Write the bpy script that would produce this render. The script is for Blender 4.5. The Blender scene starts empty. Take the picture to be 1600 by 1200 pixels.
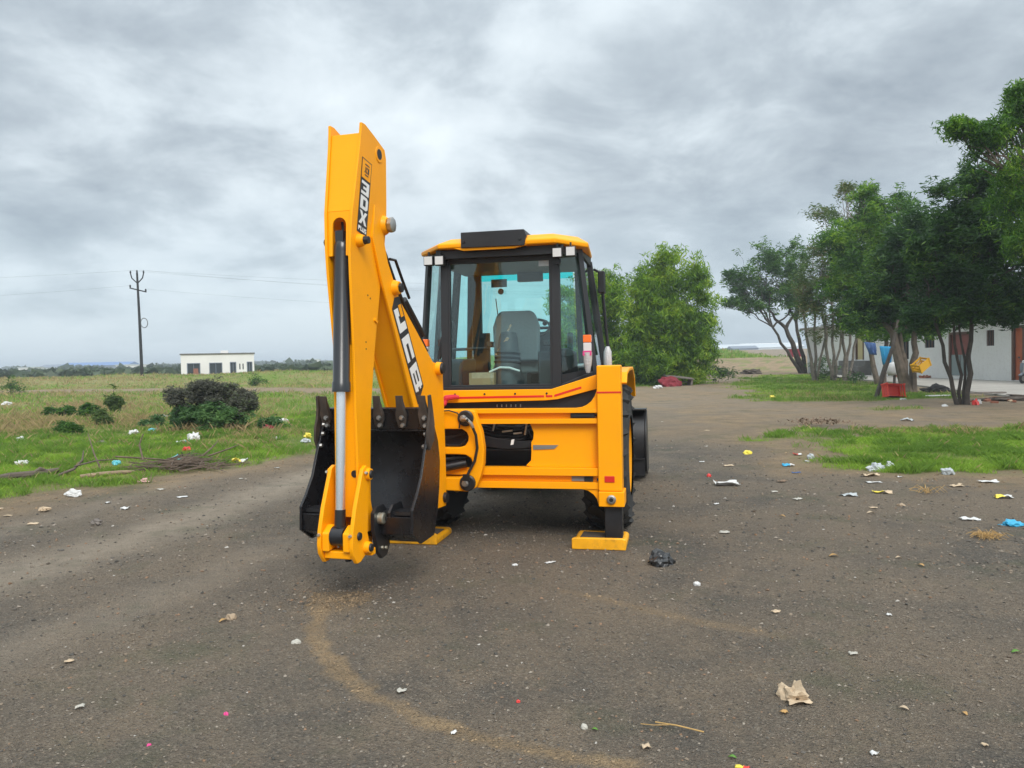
import bpy, bmesh, math, random
import numpy as np
from mathutils import Vector, Matrix, Quaternion

R = math.radians
S = bpy.context.scene
COL = S.collection

# ------------------------------------------------------------------ camera
cam_d = bpy.data.cameras.new('camera')
cam = bpy.data.objects.new('camera', cam_d)
COL.objects.link(cam)
cam_d.sensor_width = 36.0
cam_d.lens = 27.0                      # f = 1200 px on a 1600 px wide picture
cam_d.clip_start = 0.1
cam_d.clip_end = 9000
cam.location = (0, 0, 1.7)
cam.rotation_mode = 'QUATERNION'
_pitch, _roll = R(1.81), R(-1.2)
cam.rotation_quaternion = (Matrix.Rotation(R(90) - _pitch, 3, 'X') @ Matrix.Rotation(_roll, 3, 'Z')).to_quaternion()
S.camera = cam

# ------------------------------------------------------------------ sky
SUN_EL, SUN_AZ = R(43), R(164)         # behind the camera, to the right
W = bpy.data.worlds.new('World')
S.world = W
W.use_nodes = True
nt = W.node_tree
nt.nodes.clear()


def N(tree, typ, **kw):
    n = tree.nodes.new(typ)
    for k, v in kw.items():
        if k == 'inp':
            for kk, vv in v.items():
                n.inputs[kk].default_value = vv
        else:
            setattr(n, k, v)
    return n


def L(tree, a, b):
    tree.links.new(a, b)


def ramp(tree, stops):
    r = tree.nodes.new('ShaderNodeValToRGB')
    e = r.color_ramp.elements
    while len(e) < len(stops):
        e.new(0.5)
    for i, (p, c) in enumerate(stops):
        e[i].position = p
        e[i].color = (*c, 1) if len(c) == 3 else c
    return r


sky = N(nt, 'ShaderNodeTexSky', sky_type='NISHITA', sun_disc=False, sun_elevation=SUN_EL, sun_rotation=SUN_AZ, dust_density=2.0)
tc = N(nt, 'ShaderNodeTexCoord')
sep = N(nt, 'ShaderNodeSeparateXYZ')
L(nt, tc.outputs['Generated'], sep.inputs[0])
zc = N(nt, 'ShaderNodeMath', operation='MAXIMUM', inp={1: 0.0})
L(nt, sep.outputs['Z'], zc.inputs[0])
zz = N(nt, 'ShaderNodeMath', operation='ADD', inp={1: 0.34})
L(nt, zc.outputs[0], zz.inputs[0])
dx = N(nt, 'ShaderNodeMath', operation='DIVIDE')
dy = N(nt, 'ShaderNodeMath', operation='DIVIDE')
L(nt, sep.outputs['X'], dx.inputs[0]); L(nt, zz.outputs[0], dx.inputs[1])
L(nt, sep.outputs['Y'], dy.inputs[0]); L(nt, zz.outputs[0], dy.inputs[1])
cmb = N(nt, 'ShaderNodeCombineXYZ', inp={2: 11.3})
L(nt, dx.outputs[0], cmb.inputs[0]); L(nt, dy.outputs[0], cmb.inputs[1])
big = N(nt, 'ShaderNodeTexNoise', inp={'Scale': 0.95, 'Detail': 7.0, 'Roughness': 0.5, 'Distortion': 0.2})
L(nt, cmb.outputs[0], big.inputs['Vector'])
fine = N(nt, 'ShaderNodeTexNoise', inp={'Scale': 3.2, 'Detail': 9.0, 'Roughness': 0.58, 'Distortion': 0.25})
L(nt, cmb.outputs[0], fine.inputs['Vector'])
fm = N(nt, 'ShaderNodeMath', operation='MULTIPLY', inp={1: 0.38})
L(nt, fine.outputs[0], fm.inputs[0])
bm_ = N(nt, 'ShaderNodeMath', operation='MULTIPLY_ADD', inp={1: 0.72})
L(nt, big.outputs[0], bm_.inputs[0]); L(nt, fm.outputs[0], bm_.inputs[2])
cr = ramp(nt, [(0.39, (.205, .238, .268)), (0.475, (.312, .352, .382)), (0.535, (.435, .482, .510)), (0.61, (.530, .578, .600))])
L(nt, bm_.outputs[0], cr.inputs[0])
# low on the horizon the cloud deck thins to a bluish veil
hz = N(nt, 'ShaderNodeMapRange', inp={1: 0.0, 2: 0.22, 3: 0.72, 4: 0.0})
L(nt, zc.outputs[0], hz.inputs[0])
hmix = N(nt, 'ShaderNodeMixRGB', inp={2: (.335, .405, .460, 1)})
L(nt, hz.outputs[0], hmix.inputs[0]); L(nt, cr.outputs[0], hmix.inputs[1])
# an overcast dome grows brighter towards the zenith
zen = N(nt, 'ShaderNodeMapRange', interpolation_type='SMOOTHSTEP', inp={1: 0.30, 2: 1.0, 3: 10.0, 4: 19.0})
L(nt, zc.outputs[0], zen.inputs[0])
cl = N(nt, 'ShaderNodeVectorMath', operation='SCALE')
L(nt, hmix.outputs[0], cl.inputs[0]); L(nt, zen.outputs[0], cl.inputs['Scale'])
mixs = N(nt, 'ShaderNodeMixRGB', inp={0: 0.93})
L(nt, sky.outputs[0], mixs.inputs[1]); L(nt, cl.outputs[0], mixs.inputs[2])
bg = N(nt, 'ShaderNodeBackground', inp={'Strength': 0.1})
L(nt, mixs.outputs[0], bg.inputs[0])
wo = N(nt, 'ShaderNodeOutputWorld')
L(nt, bg.outputs[0], wo.inputs[0])

sun_d = bpy.data.lights.new('sun', 'SUN')
sun_d.energy = 1.5
sun_d.angle = R(28)
sun_d.color = (1.0, 0.965, 0.91)
sun = bpy.data.objects.new('sun', sun_d)
COL.objects.link(sun)
_sd = Vector((math.sin(SUN_AZ) * math.cos(SUN_EL), math.cos(SUN_AZ) * math.cos(SUN_EL), math.sin(SUN_EL)))
sun.rotation_mode = 'QUATERNION'
sun.rotation_quaternion = _sd.to_track_quat('Z', 'Y')

S.view_settings.view_transform = 'Standard'
S.view_settings.look = 'None'
S.view_settings.exposure = 0.85
S.view_settings.gamma = 1
S.view_settings.use_curve_mapping = False
S.cycles.transparent_max_bounces = 24
S.cycles.max_bounces = 8
S.cycles.diffuse_bounces = 3
S.cycles.use_denoising = True

rng = np.random.default_rng(11)
rnd = random.Random(5)

# ------------------------------------------------------------------ helpers


def smooth01(x, a, b):
    t = np.clip((np.asarray(x, float) - a) / (b - a), 0, 1)
    return t * t * (3 - 2 * t)


_perm = np.random.default_rng(3).random((256, 256))


def vnoise(x, y):
    x = np.asarray(x, float); y = np.asarray(y, float)
    xi = np.floor(x).astype(int); yi = np.floor(y).astype(int)
    fx = x - xi; fy = y - yi
    fx = fx * fx * (3 - 2 * fx); fy = fy * fy * (3 - 2 * fy)
    g = lambda i, j: _perm[i & 255, j & 255]
    return ((g(xi, yi) * (1 - fx) + g(xi + 1, yi) * fx) * (1 - fy) + (g(xi, yi + 1) * (1 - fx) + g(xi + 1, yi + 1) * fx) * fy)


def fbm(x, y, oct=4):
    s = 0; a = .5; t = 0
    for i in range(oct):
        s = s + a * vnoise(x * 2 ** i + 17.3 * i, y * 2 ** i - 9.1 * i); t += a; a *= .5
    return s / t


def tag(o, label=None, cat=None, group=None, kind=None):
    if label: o['label'] = label
    if cat: o['category'] = cat
    if group: o['group'] = group
    if kind: o['kind'] = kind
    return o


def empty(name, loc=(0, 0, 0), rz=0.0):
    o = bpy.data.objects.new(name, None)
    o.empty_display_size = 0.2
    COL.objects.link(o)
    o.location = loc
    o.rotation_euler = (0, 0, rz)
    return o


def link_mesh(name, me, mat, parent=None, T=None):
    for m in (mat if isinstance(mat, (list, tuple)) else [mat]):
        me.materials.append(m)
    o = bpy.data.objects.new(name, me)
    COL.objects.link(o)
    if parent is not None: o.parent = parent
    if T is not None: o.matrix_basis = T
    return o


def arrays(name, v, f, mat, parent=None, color=None, smooth=False, T=None, alpha=None):
    v = np.asarray(v, np.float32); f = np.asarray(f, np.int32)
    me = bpy.data.meshes.new(name)
    n, k = f.shape
    me.vertices.add(len(v)); me.vertices.foreach_set('co', v.ravel())
    me.loops.add(n * k); me.loops.foreach_set('vertex_index', f.ravel())
    me.polygons.add(n)
    me.polygons.foreach_set('loop_start', np.arange(0, n * k, k, dtype=np.int32))
    me.polygons.foreach_set('use_smooth', np.full(n, smooth, bool))
    if color is not None:
        a = me.color_attributes.new('col', 'FLOAT_COLOR', 'POINT')
        c = np.ones((len(v), 4), np.float32); c[:, :3] = color
        if alpha is not None: c[:, 3] = alpha
        a.data.foreach_set('color', c.ravel())
    me.update(calc_edges=True)
    return link_mesh(name, me, mat, parent, T)


class G:
    """collects shapes, then becomes ONE mesh object"""

    def __init__(self):
        self.v = []; self.f = []; self.m = []; self.mi = 0

    def add(self, vs, fs):
        b = len(self.v)
        self.v += [tuple(p) for p in vs]
        self.f += [tuple(i + b for i in f) for f in fs]
        self.m += [self.mi] * len(fs)
        return self

    def mat(self, i):
        self.mi = i; return self

    def box(self, x0, x1, y0, y1, z0, z1):
        return self.add([(x0, y0, z0), (x1, y0, z0), (x1, y1, z0), (x0, y1, z0), (x0, y0, z1), (x1, y0, z1), (x1, y1, z1), (x0, y1, z1)],
                        [(0, 3, 2, 1), (4, 5, 6, 7), (0, 1, 5, 4), (1, 2, 6, 5), (2, 3, 7, 6), (3, 0, 4, 7)])

    def prism(self, poly, axis, lo, hi):
        n = len(poly)
        if axis == 'x': mk = lambda p, t: (t, p[0], p[1])
        elif axis == 'y': mk = lambda p, t: (p[0], t, p[1])
        else: mk = lambda p, t: (p[0], p[1], t)
        vs = [mk(p, lo) for p in poly] + [mk(p, hi) for p in poly]
        fs = [tuple(range(n)), tuple(range(2 * n - 1, n - 1, -1))] + [(i, i + n, (i + 1) % n + n, (i + 1) % n) for i in range(n)]
        return self.add(vs, fs)

    def slab(self, q, t):
        """quad with thickness t along its normal, both sides of it"""
        q = [Vector(p) for p in q]
        n = (q[1] - q[0]).cross(q[-1] - q[0]).normalized() * (t / 2)
        k = len(q)
        vs = [p - n for p in q] + [p + n for p in q]
        fs = [tuple(range(k - 1, -1, -1)), tuple(range(k, 2 * k))] + [(i, (i + 1) % k, (i + 1) % k + k, i + k) for i in range(k)]
        return self.add(vs, fs)

    def beam(self, p0, p1, side, w, d):
        p0, p1 = Vector(p0), Vector(p1)
        ax = (p1 - p0).normalized()
        s = Vector(side); s = (s - ax * s.dot(ax)).normalized()
        t = ax.cross(s)
        vs = []
        for p in (p0, p1):
            for a, b in ((-1, -1), (1, -1), (1, 1), (-1, 1)):
                vs.append(p + s * (a * w / 2) + t * (b * d / 2))
        return self.add(vs, [(0, 3, 2, 1), (4, 5, 6, 7), (0, 1, 5, 4), (1, 2, 6, 5), (2, 3, 7, 6), (3, 0, 4, 7)])

    def cyl(self, p0, p1, r0, r1=None, n=16):
        return self.lathe(p0, p1, [(0, r0), (1, r0 if r1 is None else r1)], n)

    def lathe(self, p0, p1, prof, n=24, cap=True):
        """prof: (fraction along p0-p1, radius)"""
        p0, p1 = Vector(p0), Vector(p1)
        ax = (p1 - p0)
        u = ax.normalized().orthogonal().normalized(); w = ax.normalized().cross(u)
        vs = []; fs = []
        for t, r in prof:
            for i in range(n):
                a = 2 * math.pi * i / n
                vs.append(p0 + ax * t + (u * math.cos(a) + w * math.sin(a)) * r)
        for j in range(len(prof) - 1):
            for i in range(n):
                k = (i + 1) % n
                fs.append((j * n + i, j * n + k, (j + 1) * n + k, (j + 1) * n + i))
        if cap:
            fs.append(tuple(range(n - 1, -1, -1)))
            fs.append(tuple(range((len(prof) - 1) * n, len(prof) * n)))
        return self.add(vs, fs)

    def tube(self, pts, r, n=8, cap=True):
        pts = [Vector(p) for p in pts]
        rs = r if isinstance(r, (list, tuple)) else [r] * len(pts)
        vs = []; fs = []; u = None
        for i, p in enumerate(pts):
            d = (pts[min(i + 1, len(pts) - 1)] - pts[max(i - 1, 0)]).normalized()
            u = d.orthogonal().normalized() if u is None else (u - d * u.dot(d)).normalized()
            w = d.cross(u)
            for k in range(n):
                a = 2 * math.pi * k / n
                vs.append(p + (u * math.cos(a) + w * math.sin(a)) * rs[i])
        for j in range(len(pts) - 1):
            for i in range(n):
                k = (i + 1) % n
                fs.append((j * n + i, j * n + k, (j + 1) * n + k, (j + 1) * n + i))
        if cap:
            fs.append(tuple(range(n - 1, -1, -1))); fs.append(tuple(range((len(pts) - 1) * n, len(pts) * n)))
        return self.add(vs, fs)

    def ball(self, c, r, n=12, m=8):
        c = Vector(c); r = Vector(r) if hasattr(r, '__len__') else Vector((r, r, r))
        vs = [c + Vector((0, 0, r.z))]
        for j in range(1, m):
            t = math.pi * j / m
            for i in range(n):
                a = 2 * math.pi * i / n
                vs.append(c + Vector((r.x * math.sin(t) * math.cos(a), r.y * math.sin(t) * math.sin(a), r.z * math.cos(t))))
        vs.append(c - Vector((0, 0, r.z)))
        fs = [(0, 1 + i, 1 + (i + 1) % n) for i in range(n)]
        for j in range(m - 2):
            for i in range(n):
                k = (i + 1) % n
                fs.append((1 + j * n + i, 1 + (j + 1) * n + i, 1 + (j + 1) * n + k, 1 + j * n + k))
        l = 1 + (m - 2) * n
        fs += [(l + i, len(vs) - 1, l + (i + 1) % n) for i in range(n)]
        return self.add(vs, fs)

    def build(self, name, mat, parent=None, bevel=0, T=None, label=None, ang=35):
        me = bpy.data.meshes.new(name)
        bm = bmesh.new()
        bv = [bm.verts.new(p) for p in self.v]
        for f, mi in zip(self.f, self.m):
            try:
                bf = bm.faces.new([bv[i] for i in f]); bf.material_index = mi
            except ValueError:
                pass
        bmesh.ops.recalc_face_normals(bm, faces=bm.faces)
        bm.to_mesh(me); bm.free()
        me.polygons.foreach_set('use_smooth', np.ones(len(me.polygons), bool))
        me.set_sharp_from_angle(angle=R(ang))
        o = link_mesh(name, me, mat, parent, T)
        if bevel:
            b = o.modifiers.new('bevel', 'BEVEL')
            b.width = bevel; b.segments = 2; b.limit_method = 'ANGLE'; b.angle_limit = R(40)
            b.harden_normals = True
        if label: o['label'] = label
        return o


# ------------------------------------------------------------------ materials


def pmat(name, base, rough=.5, metal=0, coat=0, spec=.5, dirt=0, dirt_col=(.12, .09, .06), bump=0, bscale=40, var=0, vscale=3, sss=None):
    m = bpy.data.materials.new(name)
    m.use_nodes = True
    t = m.node_tree
    b = t.nodes['Principled BSDF']
    b.inputs['Base Color'].default_value = (*base, 1)
    b.inputs['Roughness'].default_value = rough
    b.inputs['Metallic'].default_value = metal
    b.inputs['Coat Weight'].default_value = coat
    b.inputs['Coat Roughness'].default_value = .12
    b.inputs['Specular IOR Level'].default_value = spec
    co = N(t, 'ShaderNodeTexCoord')
    last = None
    if var:
        n = N(t, 'ShaderNodeTexNoise', inp={'Scale': vscale, 'Detail': 5.0})
        L(t, co.outputs['Object'], n.inputs['Vector'])
        mr = N(t, 'ShaderNodeMapRange', inp={1: .3, 2: .7, 3: 1 - var, 4: 1 + var})
        L(t, n.outputs[0], mr.inputs[0])
        sc = N(t, 'ShaderNodeVectorMath', operation='SCALE')
        sc.inputs[0].default_value = base
        L(t, mr.outputs[0], sc.inputs['Scale'])
        last = sc.outputs[0]
    if dirt:
        n = N(t, 'ShaderNodeTexNoise', inp={'Scale': 5.0, 'Detail': 8.0, 'Roughness': .65})
        L(t, co.outputs['Object'], n.inputs['Vector'])
        mr = N(t, 'ShaderNodeMapRange', inp={1: .5, 2: .78, 3: 0.0, 4: dirt})
        L(t, n.outputs[0], mr.inputs[0])
        mx = N(t, 'ShaderNodeMixRGB', inp={1: (*base, 1), 2: (*dirt_col, 1)})
        if last: L(t, last, mx.inputs[1])
        L(t, mr.outputs[0], mx.inputs[0])
        last = mx.outputs[0]
        rr = N(t, 'ShaderNodeMath', operation='MULTIPLY_ADD', inp={1: .5, 2: rough})
        L(t, mr.outputs[0], rr.inputs[0])
        L(t, rr.outputs[0], b.inputs['Roughness'])
    if last: L(t, last, b.inputs['Base Color'])
    if bump:
        n = N(t, 'ShaderNodeTexNoise', inp={'Scale': bscale, 'Detail': 4.0})
        L(t, co.outputs['Object'], n.inputs['Vector'])
        bp = N(t, 'ShaderNodeBump', inp={'Strength': bump, 'Distance': .02})
        L(t, n.outputs[0], bp.inputs['Height'])
        L(t, bp.outputs[0], b.inputs['Normal'])
    return m


def glass(name, tint, refl=1.0):
    m = bpy.data.materials.new(name); m.use_nodes = True
    t = m.node_tree; t.nodes.clear()
    tr = N(t, 'ShaderNodeBsdfTransparent', inp={0: (*tint, 1)})
    gl = N(t, 'ShaderNodeBsdfGlossy', inp={'Roughness': .02})
    fr = N(t, 'ShaderNodeLayerWeight', inp={'Blend': .5})
    pw = N(t, 'ShaderNodeMath', operation='POWER', inp={1: 4.5})
    L(t, fr.outputs['Facing'], pw.inputs[0])
    ml = N(t, 'ShaderNodeMath', operation='MULTIPLY_ADD', inp={1: .85 * refl, 2: .055 * refl})
    L(t, pw.outputs[0], ml.inputs[0])
    mx = N(t, 'ShaderNodeMixShader')
    L(t, ml.outputs[0], mx.inputs[0]); L(t, tr.outputs[0], mx.inputs[1]); L(t, gl.outputs[0], mx.inputs[2])
    o = N(t, 'ShaderNodeOutputMaterial')
    L(t, mx.outputs[0], o.inputs[0])
    return m


def leafmat(name, stops, rough=.55, trans=.35):
    """leaf colours spread at random over the separate leaves"""
    m = bpy.data.materials.new(name); m.use_nodes = True
    t = m.node_tree
    b = t.nodes['Principled BSDF']
    b.inputs['Roughness'].default_value = rough
    b.inputs['Specular IOR Level'].default_value = .35
    g = N(t, 'ShaderNodeNewGeometry')
    r = ramp(t, stops)
    tcn = N(t, 'ShaderNodeTexCoord')
    nz = N(t, 'ShaderNodeTexNoise', inp={'Scale': .75, 'Detail': 3.0})
    L(t, tcn.outputs['Object'], nz.inputs['Vector'])
    mr = N(t, 'ShaderNodeMapRange', inp={1: .36, 2: .66, 3: -.28, 4: .42})
    L(t, nz.outputs[0], mr.inputs[0])
    ad = N(t, 'ShaderNodeMath', operation='MULTIPLY_ADD', use_clamp=True, inp={1: .75})
    L(t, g.outputs['Random Per Island'], ad.inputs[0]); L(t, mr.outputs[0], ad.inputs[2])
    L(t, ad.outputs[0], r.inputs[0])
    L(t, r.outputs[0], b.inputs['Base Color'])
    tl = N(t, 'ShaderNodeBsdfTranslucent')
    hs = N(t, 'ShaderNodeHueSaturation', inp={'Hue': .49, 'Saturation': 1.1, 'Value': 1.5})
    L(t, r.outputs[0], hs.inputs['Color']); L(t, hs.outputs[0], tl.inputs[0])
    mx = N(t, 'ShaderNodeMixShader', inp={0: trans})
    L(t, b.outputs[0], mx.inputs[1]); L(t, tl.outputs[0], mx.inputs[2])
    L(t, mx.outputs[0], t.nodes['Material Output'].inputs[0])
    return m


def colmat(name, rough=.7, trans=0):
    """uses the colour each blade or stone carries"""
    m = bpy.data.materials.new(name); m.use_nodes = True
    t = m.node_tree
    b = t.nodes['Principled BSDF']
    b.inputs['Roughness'].default_value = rough
    b.inputs['Specular IOR Level'].default_value = .25
    a = N(t, 'ShaderNodeAttribute', attribute_name='col')
    L(t, a.outputs['Color'], b.inputs['Base Color'])
    if trans:
        tl = N(t, 'ShaderNodeBsdfTranslucent')
        L(t, a.outputs['Color'], tl.inputs[0])
        mx = N(t, 'ShaderNodeMixShader', inp={0: trans})
        L(t, b.outputs[0], mx.inputs[1]); L(t, tl.outputs[0], mx.inputs[2])
        L(t, mx.outputs[0], t.nodes['Material Output'].inputs[0])
    return m


M = {}
M['yellow'] = pmat('yellow_paint', (.97, .375, .001), rough=.42, coat=.05, spec=.22, dirt=.08, dirt_col=(.35, .19, .03), var=.05, vscale=1.5)
M['yellow_worn'] = pmat('worn_yellow_paint', (.84, .38, .004), rough=.5, dirt=.85, dirt_col=(.16, .09, .03), var=.12, vscale=8)
M['black'] = pmat('black_paint', (.014, .014, .016), rough=.36, dirt=.25, dirt_col=(.05, .045, .04))
M['bucket'] = pmat('bucket_black', (.010, .010, .012), rough=.27, spec=.45, dirt=.22, dirt_col=(.045, .038, .032), bump=.08, bscale=12)
M['tooth'] = pmat('tooth_steel', (.05, .038, .030), rough=.7, metal=.2, dirt=.9, dirt_col=(.16, .11, .08), bump=.2, bscale=30)
M['trim'] = pmat('black_trim', (.020, .021, .024), rough=.45)
M['rubber'] = pmat('tyre_rubber', (.022, .022, .022), rough=.8, dirt=.5, dirt_col=(.075, .065, .055), bump=.15, bscale=20)
M['hose'] = pmat('hose_rubber', (.012, .012, .013), rough=.55)
M['barrel'] = pmat('cylinder_barrel', (.018, .020, .024), rough=.30, coat=.2, dirt=.15, dirt_col=(.06, .055, .05))
M['chrome'] = pmat('chrome_rod', (.80, .82, .85), rough=.26, metal=.85)
M['steel'] = pmat('steel', (.42, .41, .39), rough=.38, metal=.9, dirt=.4, dirt_col=(.10, .08, .06))
M['zinc'] = pmat('zinc_bolt', (.50, .47, .38), rough=.4, metal=.8)
M['white'] = pmat('white_print', (.78, .78, .76), rough=.5)
M['red'] = pmat('red_tape', (.62, .02, .012), rough=.4)
M['redcloth'] = pmat('red_rag', (.55, .03, .05), rough=.9)
M['orange_lens'] = pmat('orange_lens', (.85, .16, .01), rough=.2, coat=.5)
M['clear_lens'] = pmat('pale_lens', (.62, .62, .62), rough=.2, coat=.6)
M['lamp'] = pmat('lamp_glass', (.60, .585, .57), rough=.25, coat=.5)
M['wrap'] = pmat('clear_wrap', (.48, .49, .50), rough=.25, coat=.4, bump=.5, bscale=60)
M['seat'] = pmat('seat_grey', (.19, .205, .215), rough=.55, bump=.2, bscale=40)
M['console'] = pmat('console_grey', (.036, .043, .050), rough=.6)
M['card'] = pmat('cardboard', (.36, .25, .14), rough=.85)
M['ink'] = pmat('dark_print', (.02, .02, .022), rough=.5)
M['glass_rear'] = glass('rear_glass', (.89, .99, .985))
M['glass_side'] = glass('side_glass', (.86, .97, .965))
M['glass_front'] = glass('front_glass', (.80, 1.0, .985))
M['glass_band'] = glass('teal_band_glass', (.16, .93, .92))
M['yellow_rim'] = pmat('rim_yellow', (.78, .33, .006), rough=.4, dirt=.4, dirt_col=(.2, .13, .06))
M['bark'] = pmat('bark_brown', (.11, .088, .068), rough=.9, bump=.6, bscale=14, var=.35, vscale=5)
M['bark_pale'] = pmat('bark_pale', (.20, .175, .145), rough=.9, bump=.5, bscale=12, var=.3, vscale=5)
M['bark_dark'] = pmat('bark_dark', (.055, .045, .036), rough=.9, bump=.5, bscale=14, var=.35, vscale=6)
M['plaster'] = pmat('white_plaster', (.70, .70, .69), rough=.85, dirt=.35, dirt_col=(.42, .39, .34), var=.05, vscale=.6)
M['plaster_pale'] = pmat('new_plaster', (.70, .69, .67), rough=.85, var=.05, vscale=.5)
M['conc'] = pmat('concrete', (.33, .31, .28), rough=.9, dirt=.5, dirt_col=(.2, .17, .13), bump=.2, bscale=10, var=.12, vscale=.8)
M['dark_conc'] = pmat('weathered_step', (.13, .125, .115), rough=.9, var=.2, vscale=2)
M['door_orange'] = pmat('orange_door', (.36, .085, .025), rough=.6, var=.12)
M['door_red'] = pmat('maroon_door', (.20, .05, .035), rough=.6, var=.12)
M['door_grey'] = pmat('grey_door_panel', (.20, .25, .25), rough=.6)
M['door_yellow'] = pmat('cream_door', (.48, .40, .20), rough=.6)
M['frame_brown'] = pmat('brown_frame', (.11, .06, .04), rough=.7)
M['dark_window'] = pmat('dark_window', (.03, .04, .045), rough=.15)
M['pole'] = pmat('pole_iron', (.012, .012, .012), rough=.7)
M['wire'] = pmat('wire_grey', (.16, .17, .18), rough=.6)
M['blue_roof'] = pmat('blue_sheet_roof', (.10, .20, .42), rough=.6)
M['pale_sheet'] = pmat('pale_sheet', (.50, .54, .57), rough=.7)
M['slate'] = pmat('slate_blue', (.16, .19, .24), rough=.7)
M['crate_red'] = pmat('red_crate', (.62, .04, .018), rough=.45)
M['crate_yellow'] = pmat('yellow_crate', (.62, .34, .02), rough=.45)
M['cloth_blue'] = pmat('blue_cloth', (.02, .22, .42), rough=.9, var=.2)
M['cloth_navy'] = pmat('navy_cloth', (.06, .12, .28), rough=.9, var=.2)
M['cloth_black'] = pmat('black_cloth', (.012, .012, .013), rough=.9)
M['cloth_maroon'] = pmat('maroon_cloth', (.19, .02, .03), rough=.9, var=.2)
M['sack'] = pmat('white_sack', (.55, .55, .54), rough=.85, var=.12, vscale=4)
M['brick'] = pmat('red_brick', (.26, .10, .06), rough=.9, var=.25, vscale=8)
M['board'] = pmat('grey_board', (.15, .13, .115), rough=.85, var=.25, vscale=6)
M['rubble'] = pmat('dark_rubble', (.075, .058, .045), rough=.95, var=.4, vscale=6, bump=.6, bscale=14)
M['wood'] = pmat('dry_wood', (.26, .19, .12), rough=.9, var=.3, vscale=9)
M['twig'] = pmat('dry_twig', (.13, .095, .07), rough=.9, var=.3, vscale=9)
M['scoot_body'] = pmat('scooter_silver', (.17, .19, .22), rough=.35, metal=.4, coat=.3)
M['plastic_black'] = pmat('plastic_black', (.016, .016, .017), rough=.28, coat=.3, bump=.4, bscale=40)
M['plastic_white'] = pmat('plastic_white', (.56, .56, .55), rough=.5, dirt=.5, dirt_col=(.30, .25, .19), bump=.3, bscale=50)
M['plastic_blue'] = pmat('plastic_blue', (.03, .33, .55), rough=.4, bump=.3, bscale=50)
M['plastic_cyan'] = pmat('plastic_cyan', (.10, .42, .48), rough=.4, bump=.3, bscale=50)
M['plastic_yellow'] = pmat('plastic_yellow', (.72, .58, .06), rough=.4)
M['plastic_red'] = pmat('plastic_red', (.60, .035, .03), rough=.4)
M['plastic_pink'] = pmat('plastic_pink', (.62, .05, .22), rough=.6)
M['plastic_grey'] = pmat('plastic_grey', (.38, .41, .42), rough=.25, coat=.3, bump=.4, bscale=50)
M['pinkish'] = pmat('faded_pink', (.50, .30, .28), rough=.6, var=.35, vscale=14)
M['paper_tan'] = pmat('paper_tan', (.48, .37, .25), rough=.85, var=.15, vscale=20, bump=.3, bscale=60)
M['paper_brown'] = pmat('paper_brown', (.17, .115, .075), rough=.85, var=.2, vscale=20)
M['leaf_dry'] = pmat('dry_leaf', (.42, .25, .09), rough=.8, var=.2, vscale=40)
M['leaf_green'] = pmat('fresh_leaf', (.10, .24, .03), rough=.5)
M['straw'] = pmat('straw', (.40, .25, .09), rough=.8, var=.2, vscale=20)
M['pebble_pale'] = pmat('pale_stone', (.42, .40, .35), rough=.85, bump=.3, bscale=40, var=.15, vscale=15)
M['stone_tan'] = pmat('tan_stone', (.33, .25, .17), rough=.9, bump=.4, bscale=30, var=.2, vscale=15)
M['grass'] = colmat('grass_blades', .65, .35)
M['pebbles'] = colmat('loose_gravel', .9)
M['lf_willow'] = leafmat('willow_leaves', [(0, (.045, .105, .012)), (.3, (.095, .20, .016)), (.7, (.19, .32, .026)), (1, (.32, .42, .045))], trans=.45)
M['lf_bright'] = leafmat('bright_leaves', [(0, (.028, .085, .012)), (.4, (.06, .155, .018)), (.75, (.125, .25, .026)), (1, (.22, .35, .045))], trans=.42)
M['lf_mid'] = leafmat('mid_leaves', [(0, (.024, .07, .012)), (.5, (.048, .125, .018)), (.8, (.085, .19, .024)), (1, (.16, .27, .04))], trans=.38)
M['lf_dark'] = leafmat('dark_leaves', [(0, (.014, .048, .011)), (.5, (.030, .085, .016)), (.85, (.058, .135, .020)), (1, (.12, .22, .032))], trans=.35)
M['lf_olive'] = leafmat('olive_leaves', [(0, (.045, .085, .020)), (.5, (.085, .14, .032)), (.8, (.11, .155, .045)), (1, (.18, .16, .06))], trans=.3)
M['lf_purple'] = leafmat('purple_grey_leaves', [(0, (.060, .062, .048)), (.5, (.10, .098, .076)), (.8, (.115, .14, .075)), (1, (.15, .23, .08))], trans=.3)
M['lf_fresh'] = leafmat('fresh_bush_leaves', [(0, (.04, .10, .03)), (.5, (.075, .16, .05)), (1, (.13, .24, .07))], trans=.3)
M['lf_far'] = leafmat('far_leaves', [(0, (.035, .055, .030)), (.5, (.05, .08, .035)), (1, (.075, .10, .05))], trans=.1)

# ------------------------------------------------------------------ ground


def poly_dist(px, py, pts, closed=False):
    """distance to a polyline"""
    d = np.full(np.shape(px), 1e9)
    n = len(pts)
    for i in range(n if closed else n - 1):
        (ax, ay), (bx, by) = pts[i], pts[(i + 1) % n]
        vx, vy = bx - ax, by - ay
        t = np.clip(((px - ax) * vx + (py - ay) * vy) / (vx * vx + vy * vy), 0, 1)
        d = np.minimum(d, np.hypot(px - ax - t * vx, py - ay - t * vy))
    return d


def inside(px, py, pts):
    r = np.zeros(np.shape(px), bool)
    n = len(pts)
    for i in range(n):
        (ax, ay), (bx, by) = pts[i], pts[(i + 1) % n]
        c = ((ay > py) != (by > py)) & (px < (bx - ax) * (py - ay) / (by - ay + 1e-12) + ax)
        r ^= c
    return r


def sdf(px, py, pts):
    d = poly_dist(px, py, pts, True)
    return np.where(inside(px, py, pts), d, -d)


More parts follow.
